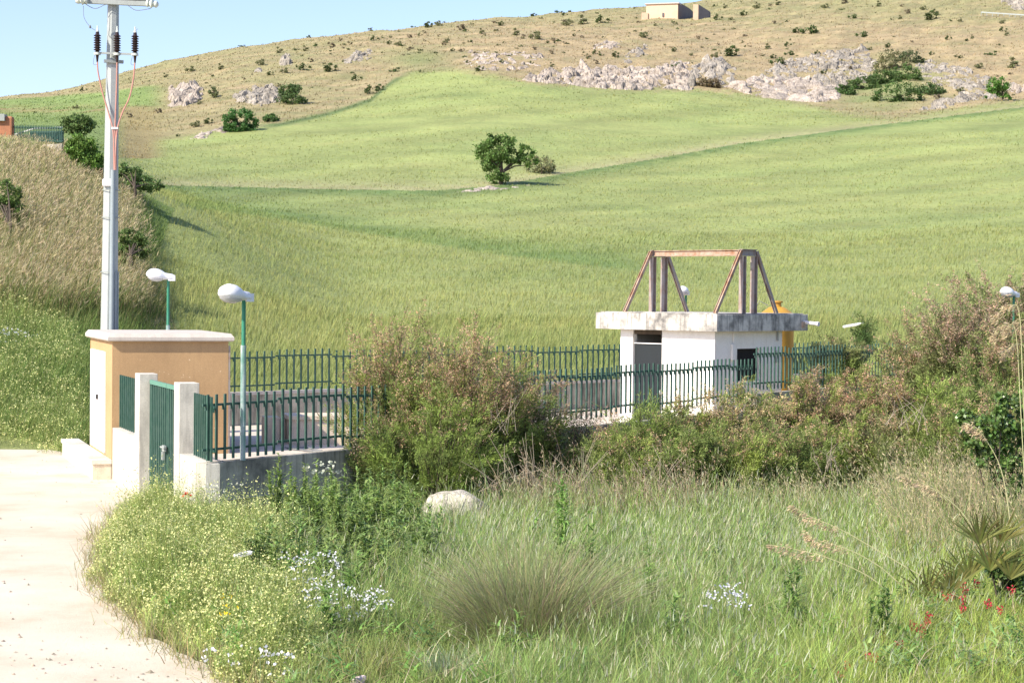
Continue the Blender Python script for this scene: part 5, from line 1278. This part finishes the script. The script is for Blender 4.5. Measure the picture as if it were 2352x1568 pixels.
# ------------------------------------------------------------------ tall leafy weeds
def weed(px, pyt, Y, label, n=70, leaf=.16, col=(.17,.29,.06), group='tall leafy weeds', stems=3, wid=.026):
    c = W(px, pyt, Y); z0 = float(gz(c.x, c.y)); o = empty('weed', (c.x, c.y, z0), label, 'weed', group); H = c.z-z0
    st = MB(); pb = PB()
    for s_ in range(stems):
        h = H*(1 if s_ == 0 else rng.uniform(.6, .92)); a = rng.uniform(0, 6.28); q = Vector((math.cos(a), math.sin(a), 0))*(.0 if s_ == 0 else rng.uniform(.08, .28))
        b = Vector((c.x, c.y, z0))+q*.4; t = Vector((c.x, c.y, z0+h))+q
        st.tube([b, b.lerp(t, .5)+q*.1, t], [.010, .008, .004], 5)
        m = n; u = rng.uniform(.12, 1, m); P = np.array(b)[None]+(np.array(t)-np.array(b))[None]*u[:, None]
        an = rng.uniform(0, 6.28, m); D = np.stack([np.cos(an), np.sin(an), rng.uniform(.5, 1.3, m)], -1); D = unit(D)
        Ls = leaf*(1.25-.75*u)*rng.uniform(.7, 1.2, m)
        sd = np.stack([-np.sin(an), np.cos(an), np.zeros(m)], -1)
        pb.ribbons(P, D, Ls, wid*(1.2-.5*u), np.stack([np.cos(an)*.2, np.sin(an)*.2, -rng.uniform(.2, .8, m)], -1), jit(col, m, .22, .06), 3, side=sd, tip=.1)
    st.build('stem', M['stemgreen'], o); pb.build('leaves', M['leaf'], o)
    return o
M['stemgreen'] = m_stain('green_stem', (.17,.25,.08), (.2,.2,.1), .4, 8, False, .6, bs=0)
WD = [(640,1040,33.0),(668,1062,32.4),(700,1065,32.2),(728,1052,33.2),(760,1072,31.8),(792,1062,32.6),(820,1068,32),(850,1075,31.8),(880,1068,32.4),(905,1060,33),(930,1065,32.5),(950,1058,37),(985,1072,37.5),(720,1100,30.8),(780,1105,30.5),(840,1108,30.6),(900,1105,30.6),(935,1108,31.5)]
NUM = ['leftmost','second from the left','third from the left','fourth from the left','fifth from the left','sixth from the left','seventh from the left','eighth from the left','ninth from the left','tenth from the left','eleventh from the left','twelfth from the left','rightmost']
for k_, (x, y, Y) in enumerate(WD):
    back = k_ < 13; q = NUM[k_] if back else NUM[k_-13] if k_ < 17 else 'rightmost'
    weed(x, y, Y, 'tall green leafy weed, %s in the %s row before the stained wall' % (q, 'back' if back else 'front'), 70, .24, (.27,.37,.11), 'tall weeds before the stained wall', 6, .05)
for k_ in range(16):
    x = 590+k_*26+rng.uniform(-8, 8); y = rng.uniform(1130, 1235); Y = 29.5-(y-1130)*.035
    weed(x, y, Y, 'bright green leafy weed, %s in the loose stand above the daisies' % (NUM[:12]+['thirteenth from the left', 'fourteenth from the left', 'fifteenth from the left', 'rightmost'])[k_], 60, .26, (.27,.37,.12), 'leafy weeds above the daisies', 4, .055)
for (x, y, Y, lab, n, lf) in [(1290,1078,27.5,'tallest leafy weed standing alone right of the boulder',80,.22),(1352,1160,26.5,'weed with arching leaves just right of the tallest lone weed',40,.26),(688,1190,26,'dark leafy weed rising among the yellow flowers near the white slab',40,.24),(820,1268,24,'leafy weed between the white daisies and the rush tussock',50,.2),(1492,1228,25,'slender weed above the right side of the rush tussock',40,.18),(1548,1370,22,'broad leaved weed at the lower right of the rush tussock',70,.22),(1190,1405,21.2,'bright green weed in front of the rush tussock',50,.2),(2030,1330,22.3,'dark green bushy weed left of the red flowers',90,.14),(1830,1295,23.5,'low spiky weed under the arching plume heads',60,.2),(745,1330,22.8,'dark weed left of the daisies',50,.16),(1330,1510,20.6,'dark low weed in the grass at the bottom centre',60,.14),(1170,1260,25.2,'small leafy weed behind the rush tussock',40,.16)]:
    weed(x, y, Y, lab, int(n*.8), lf*1.5, (.22,.35,.09), wid=.045, stems=4)

# ------------------------------------------------------------------ rush tussocks
def tussock(px, pyb, spread, h, label, n, col, wid=.007, r0=.3):
    b = Wz(px, pyb, 0); n_ = n; a = rng.uniform(0, 6.283, n_); r = np.sqrt(rng.uniform(0, 1, n_)); P = np.stack([b.x+r0*r*np.cos(a), b.y+r0*r*np.sin(a)*.8, np.zeros(n_)], -1)
    D = unit(np.stack([np.cos(a)*r*spread+rng.normal(0, .2, n_), np.sin(a)*r*spread*.7+rng.normal(0, .2, n_), np.ones(n_)], -1)); L = h*rng.uniform(.35, 1.12, n_)
    bend = np.stack([np.cos(a)*r*.25+rng.normal(.03, .16, n_), np.sin(a)*r*.2, -r*.28-np.abs(rng.normal(0, .12, n_))], -1)
    C = jit(col, n_, .3, .06); k = rng.random(n_) < .22*(.5+r); C[k] = jit([.36,.29,.20], k.sum(), .25)
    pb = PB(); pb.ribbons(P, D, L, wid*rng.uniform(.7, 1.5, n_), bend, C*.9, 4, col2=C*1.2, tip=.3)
    o = pb.build('rush_tussock', M['grassblade'], loc=(b.x, b.y, 0)); return tag(o, label, 'tussock')
tussock(1222, 1500, .56, 1.75, 'huge fountain shaped grey green rush tussock in the centre foreground', 4600, (.28,.31,.135), .007, .62)
tussock(1030, 1580, .45, .62, 'small grey green rush tussock at the bottom, left of the huge one', 700, (.25,.33,.18), .007, .2)
tussock(2180, 1235, .6, 1.4, 'dark olive rush tussock behind the fan palm on the right', 1300, (.17,.17,.07), .008, .3)

# ------------------------------------------------------------------ dwarf fan palm, arching plumes, broad leaf shrubs
fp = Wz(2250, 1425, 0); o = empty('fan_palm', fp, 'dwarf fan palm with stiff olive yellow fans beside the red flowers', 'palm')
for k_, (x, y, Y, ang) in enumerate([(2225,1290,26,.25),(2275,1270,25.8,-.1),(2160,1360,25.2,.9),(2190,1320,25.5,.55),(2320,1290,25.8,-.4),(2250,1210,26.4,0),(2300,1205,26.6,-.2),(2130,1330,25.4,.9)]):
    hub = np.array(W(x, y+38, Y)); m = 22; t = np.linspace(-.95, .95, m)+ang*.6; pb = PB()
    D = unit(np.stack([-np.sin(t), np.full(m, -.25), np.cos(t)], -1)+rng.normal(0, .04, (m, 3)))
    pb.ribbons(np.tile(hub, (m, 1)), D, rng.uniform(.5, .72, m), .036, np.stack([np.zeros(m), np.full(m, -.1), np.full(m, -.12)], -1), jit([.24,.25,.075], m, .25, .08), 3, side=np.cross(D, [0, -1, .3]), tip=.08)
    pb.ribbons(np.array([fp[:]]), unit(np.array([hub-np.array(fp)])), np.linalg.norm(hub-np.array(fp)), .02, np.zeros((1, 3)), [.22,.24,.09], 2)
    pb.build('fan', M['leaf'], o)
def plume(x0, y0, Y0, pts, label, headn=260):
    """long stalk arching left with a hanging oat-like head; pts in photo coordinates towards the tip"""
    P = [W(x0, y0, Y0)]+[W(x, y, Y0+dy) for x, y, dy in pts]; P[0].z = 0; sp = spline(P, 8)
    o = empty('plume_grass', (P[0].x, P[0].y, 0), label, 'grass stalk'); s_ = MB(); s_.tube(sp, [.009-.006*i/len(sp) for i in range(len(sp))], 5); s_.build('stalk', M['straw'], o)
    A = np.array([v[:] for v in sp]); st = int(len(A)*.62); idx = rng.integers(st, len(A), headn); Q = A[idx]; pb = PB()
    w = np.clip(1-np.abs((idx-st)/(len(A)-st)-.4)*1.1, .2, 1)
    Q = Q+rng.normal(0, 1, (headn, 3))*np.stack([w*.04, w*.04, w*.045], -1)-U3*(w*.05)[:, None]
    pb.leaves(Q, rng.uniform(.04, .09, headn), .014, jit([.56,.45,.28], headn, .2, .05), A=np.tile([-.7, 0, -.4], (headn, 1)), spread=.5)
    pb.build('seed_head', M['seed'], o)
M['straw'] = m_stain('straw_stalk', (.52,.50,.26), (.4,.36,.2), .4, 8, False, .6, bs=0)
plume(2280, 1400, 25.5, [(2130,1330,0),(2010,1260,0),(1930,1215,0),(1860,1185,0),(1820,1160,0)], 'longest arching plume stalk, reaching highest and farthest left over the meadow')
plume(2260, 1400, 25.3, [(2110,1370,0),(2020,1300,0),(1950,1262,0),(1880,1240,0),(1850,1222,0)], 'middle arching plume stalk over the right meadow')
plume(2240, 1400, 25.1, [(2080,1380,0),(1990,1320,0),(1900,1280,0),(1830,1262,0),(1770,1250,0)], 'lowest arching plume stalk over the right meadow')
plume(2320, 1350, 26.5, [(2270,1280,0),(2220,1190,0),(2170,1140,0),(2120,1110,0),(2070,1090,0)], 'arching brown plume stalk rising behind the fan palm')
plume(2330, 1330, 27, [(2320,1200,0),(2300,1080,0),(2265,1010,0),(2240,980,0),(2215,975,0)], 'upright plume stalk near the right edge')
PL = [(2330,700,2350,900),(2350,735,2370,930),(2322,745,2345,950),(2345,790,2360,960),(2300,830,2335,1000),(2340,860,2365,1040),(2310,905,2340,1060),(2270,985,2300,1120),(2200,985,2240,1110),(2235,960,2270,1100)]
for k_, (xt, yt, xb, yb) in enumerate(PL[:4]):
    Y = 30+k_*.3; plume(xb+20, yb+250, Y, [(xb, yb, 0),(xt+12,yt+25,0),(xt-5,yt,0),(xt-30,yt+12,0),(xt-42,yt+34,0)], 'cream drooping plume of tall dry grass by the lamp at the right edge', 200)
    [q for q in COL.objects if q.name.startswith('plume_grass')][-1]['group'] = 'cream plumes at the right edge'
def broadleaf(bl, Y, n, label, leaf=.085, col=(.105,.175,.045)):
    B = blobs_px(bl, Y, .8); c = B[0]; base = Vector((c[0], c[1], 0)); o = empty('broadleaf_shrub', base, label, 'shrub')
    P, cc, j = crown_pts(B, n, .3); pb = PB(); tn = rng.uniform(.7, 1.35, (len(cc), 1))[j]; pb.leaves(P, rng.uniform(.7, 1.3, n)*leaf, leaf*.75, jit(col, n, .25, .08)*tn); pb.build('leaves', M['leafgloss'], o)
    t = MB()
    for i in range(7): t.tube([base+Vector((0,0,-.05)), base.lerp(Vector(cc[i]), .5)+Vector((0,0,.1)), Vector(cc[i])], [.02, .013, .006], 5)
    t.build('branches', M['bark'], o)
M['leafgloss'] = m_attr('glossy_leaves', .22, .35, .5)
broadleaf([(2290,985,50,38),(2335,960,40,50),(2250,1010,32,26),(2335,1040,40,36),(2215,960,18,24),(2280,1050,40,22),(2300,930,30,20),(2320,1100,40,40)], 33, 6500, 'broad leaved green shrub at the right edge in the middle height')
broadleaf([(2300,1310,40,22),(2345,1330,30,30),(2270,1290,22,14),(2330,1285,30,16),(2330,1350,30,26)], 26, 2300, 'low broad leaved shrub beside the fan palm at the right edge', .07)
# twiggy dead bits at the foot of the hedge
def twigs(spots, label):
    t = MB(); c = None
    for (px, py, Y, s_) in spots:
        b = W(px, py, Y)
        c = c or b.copy()
        for i in range(11):
            d = Vector((rng.normal(0, .5), rng.normal(0, .3), rng.uniform(.3, 1))).normalized(); L = rng.uniform(.4, 1)*s_
            e = b+d*L+Vector((rng.normal(0, .05), 0, -.05)); st_ = b+Vector((rng.normal(0, .2), 0, rng.uniform(-.4, 0)))
            t.tube([st_, st_.lerp(e, .5)+Vector((rng.normal(0, .05), 0, .04)), e], [.008, .006, .003], 4, cap=False)
    return tag(t.build('dead_branches', M['twig']), label, 'dead branches')
M['twig'] = m_stain('dead_twig', (.32,.27,.2), (.22,.18,.14), .5, 8, False, .8, bs=0)
for (px, py, Y, s_, lab) in [(1150,1090,35.5,1.1,'dry pale twigs at the foot of the big central tamarisk'),(1240,1100,35.6,1.0,'dry grey twigs right of the central tamarisk foot'),(1340,1110,35.6,1.1,'dry reddish stalks left of the hedge base'),(1510,1100,36,1.0,'pale dead twigs in the hedge base below the door'),(2085,960,38,.8,'bundle of grey dead twigs in the hedge below the pinkish tamarisk'),(1900,1065,37,.7,'pale twigs low in the hedge near its right third'),(1160,960,37,.9,'dark bare branches inside the central tamarisk')]:
    twigs([(px, py, Y, s_)], lab)

# ------------------------------------------------------------------ flowers
def flower_clump(name, pts, Y, label, col, rad=.028, flat=True, stemc=(.26,.32,.18), per=5, cat='flowers', group=None, spread=.045):
    b = W(pts[0][0], pts[0][1], Y); o = empty(name, (b.x, b.y, 0), label, cat, group); pb = PB(); fl = PB()
    for (px, py) in pts:
        q = np.array(W(px, py, Y+rng.normal(0, .15))); h = rng.uniform(.25, .45); pb.ribbons(np.array([q-U3*h+rng.normal(0, .04, 3)*[1,1,0]]), U3[None], h, .006, np.zeros((1, 3)), stemc, 2)
        m = per; Q = q+rng.normal(0, 1, (m, 3))*[spread, spread, spread*.4 if flat else spread]
        fl.leaves(Q, rad*rng.uniform(.8, 1.3, m), rad, jit(col, m, .08, .02), A=np.tile([rng.normal(0, .4), -.5, .5], (m, 1)), spread=.8); fl.leaves(Q, rad*1.1, rad, jit(col, m, .08, .02), A=np.tile([.5, -.4, .4], (m, 1)), spread=.8)
    pb.build('stems', M['grassblade'], o); fl.build('flower_heads', M['petal'], o); return o
WH = (.84,.83,.84)
def rp(x0, x1, y0, y1, n): return [(rng.uniform(x0, x1), rng.uniform(y0, y1)) for _ in range(n)]
flower_clump('white_flowers', rp(645,790,1265,1345,34), 24.4, 'upper drift of small white flowers left of the rush tussock', WH, per=4)
flower_clump('white_flowers', rp(690,850,1335,1430,34), 23.2, 'lower drift of small white flowers left of the rush tussock', WH)
flower_clump('white_flowers', rp(830,905,1350,1400,14), 23.0, 'few white flowers between the drift and the rush tussock', WH)
flower_clump('white_flowers', rp(470,600,1485,1530,12), 20.6, 'white daisies low by the track edge', WH, rad=.035, per=2)
flower_clump('white_flowers', rp(590,670,1480,1548,11), 20.3, 'larger white daisies right of those by the track edge', WH, rad=.042, per=2)
flower_clump('white_flowers', rp(1605,1720,1340,1400,18), 22.6, 'grey leaved plant with white flowers right of the rush tussock', (.8,.78,.84), stemc=(.42,.47,.36))
flower_clump('white_flowers', rp(470,560,1110,1150,14), 32.0, 'white umbels in front of the low wall at the gate', (.74,.76,.6))
flower_clump('white_flowers', rp(0,70,752,790,14), 61, 'white flowers on the bank at the left edge', (.6,.62,.6), rad=.05, spread=.08, per=3)
flower_clump('white_flowers', rp(690,780,1055,1090,8), 32.6, 'round white umbel heads against the stained wall', (.6,.62,.5), rad=.05)
flower_clump('yellow_flowers', [(520,1372),(518,1410),(525,1392)], 21.6, 'two bright yellow flowers low by the track edge', (.85,.62,.03))
flower_clump('poppy', [(428,1137)], 32.2, 'single red poppy in front of the low wall', (.70,.06,.03), rad=.05)
k0_ = (.58,.035,.075)
RF = [(2165,1352),(2180,1325),(2196,1330),(2208,1338),(2215,1355),(2214,1375),(2190,1368),(2176,1372),(2325,1353),(2130,1415),(2128,1430),(2117,1445),(2093,1435),(2107,1452),(2031,1462),(2010,1508),(1992,1505),(1945,1530),(1925,1555),(2210,1395),(2240,1340),(2300,1400),(2270,1385),(2070,1480)]
def sprig(px, py, first=None):
    b = W(px, py, Wz(px, py+55, 0).y)
    if first is None:
        o = empty('red_flower', b, 'crimson flower spike in the loose drift around the fan palm, lower right', 'flower', 'crimson flowers in the right meadow'); B_ = np.array(b)
        fl = PB(); m = 26; Q = B_+rng.normal(0, 1, (m, 3))*[.022, .022, .035]; fl.leaves(Q, .035, .028, jit(k0_, m, .25, .05)); fl.build('petals', M['petal'], o)
        pb = PB(); pb.ribbons(np.array([B_-U3*.35]), U3[None], .33, .007, np.zeros((1, 3)), (.2,.27,.09), 2); pb.build('stem', M['grassblade'], o); return o
    r = first.copy(); COL.objects.link(r); r.location = b; r.rotation_euler.z = rng.uniform(0, 6); r.scale = (1,)*3
    for ch in first.children: c_ = ch.copy(); COL.objects.link(c_); c_.parent = r
    return r
f0 = sprig(*RF[0])
for q in RF[1:]: sprig(*q, first=f0)
# litter and loose stones
def slab(name, px, py, Y, sx, sy, sz, ang, mat, label, cat, z=None, tilt=.2):
    c = W(px, py, Y); V, F = ICO3; V = np.clip(V*1.5, -.95, .95)*(1+.04*np.sin(V@np.array([5, 7, 3.])))[:, None]*np.array([sx/2, sy/2, sz/2])
    a = ang; V = V@np.array([[math.cos(a), math.sin(a), 0], [-math.sin(a), math.cos(a), 0], [0, 0, 1]]); V[:, 2] += V[:, 0]*tilt
    return tag(link(name, mesh_np(name, V, F, mat, np.ones((len(V), 3))), None, c), label, cat)
slab('flat_stone', 558, 1272, 26.0, .24, .2, .05, .4, M['pvc'], 'flat white slab lying among the yellow flowers', 'stone')
slab('crumpled_wrapper', 822, 1562, 19.9, .16, .1, .08, .5, M['litter'] if 'litter' in M else M['lamp_head'], 'pinkish white crumpled wrapper at the bottom edge', 'litter')
slab('stone', 175, 1046, 50.2, .5, .4, .16, .2, M['boulder'], 'small brown stones by the end of the cabin step', 'stone')
slab('flat_stone', 1960, 746, 66, .7, .4, .08, .1, M['pvc'], 'pale board lying in the grass behind the fence at the right', 'board')
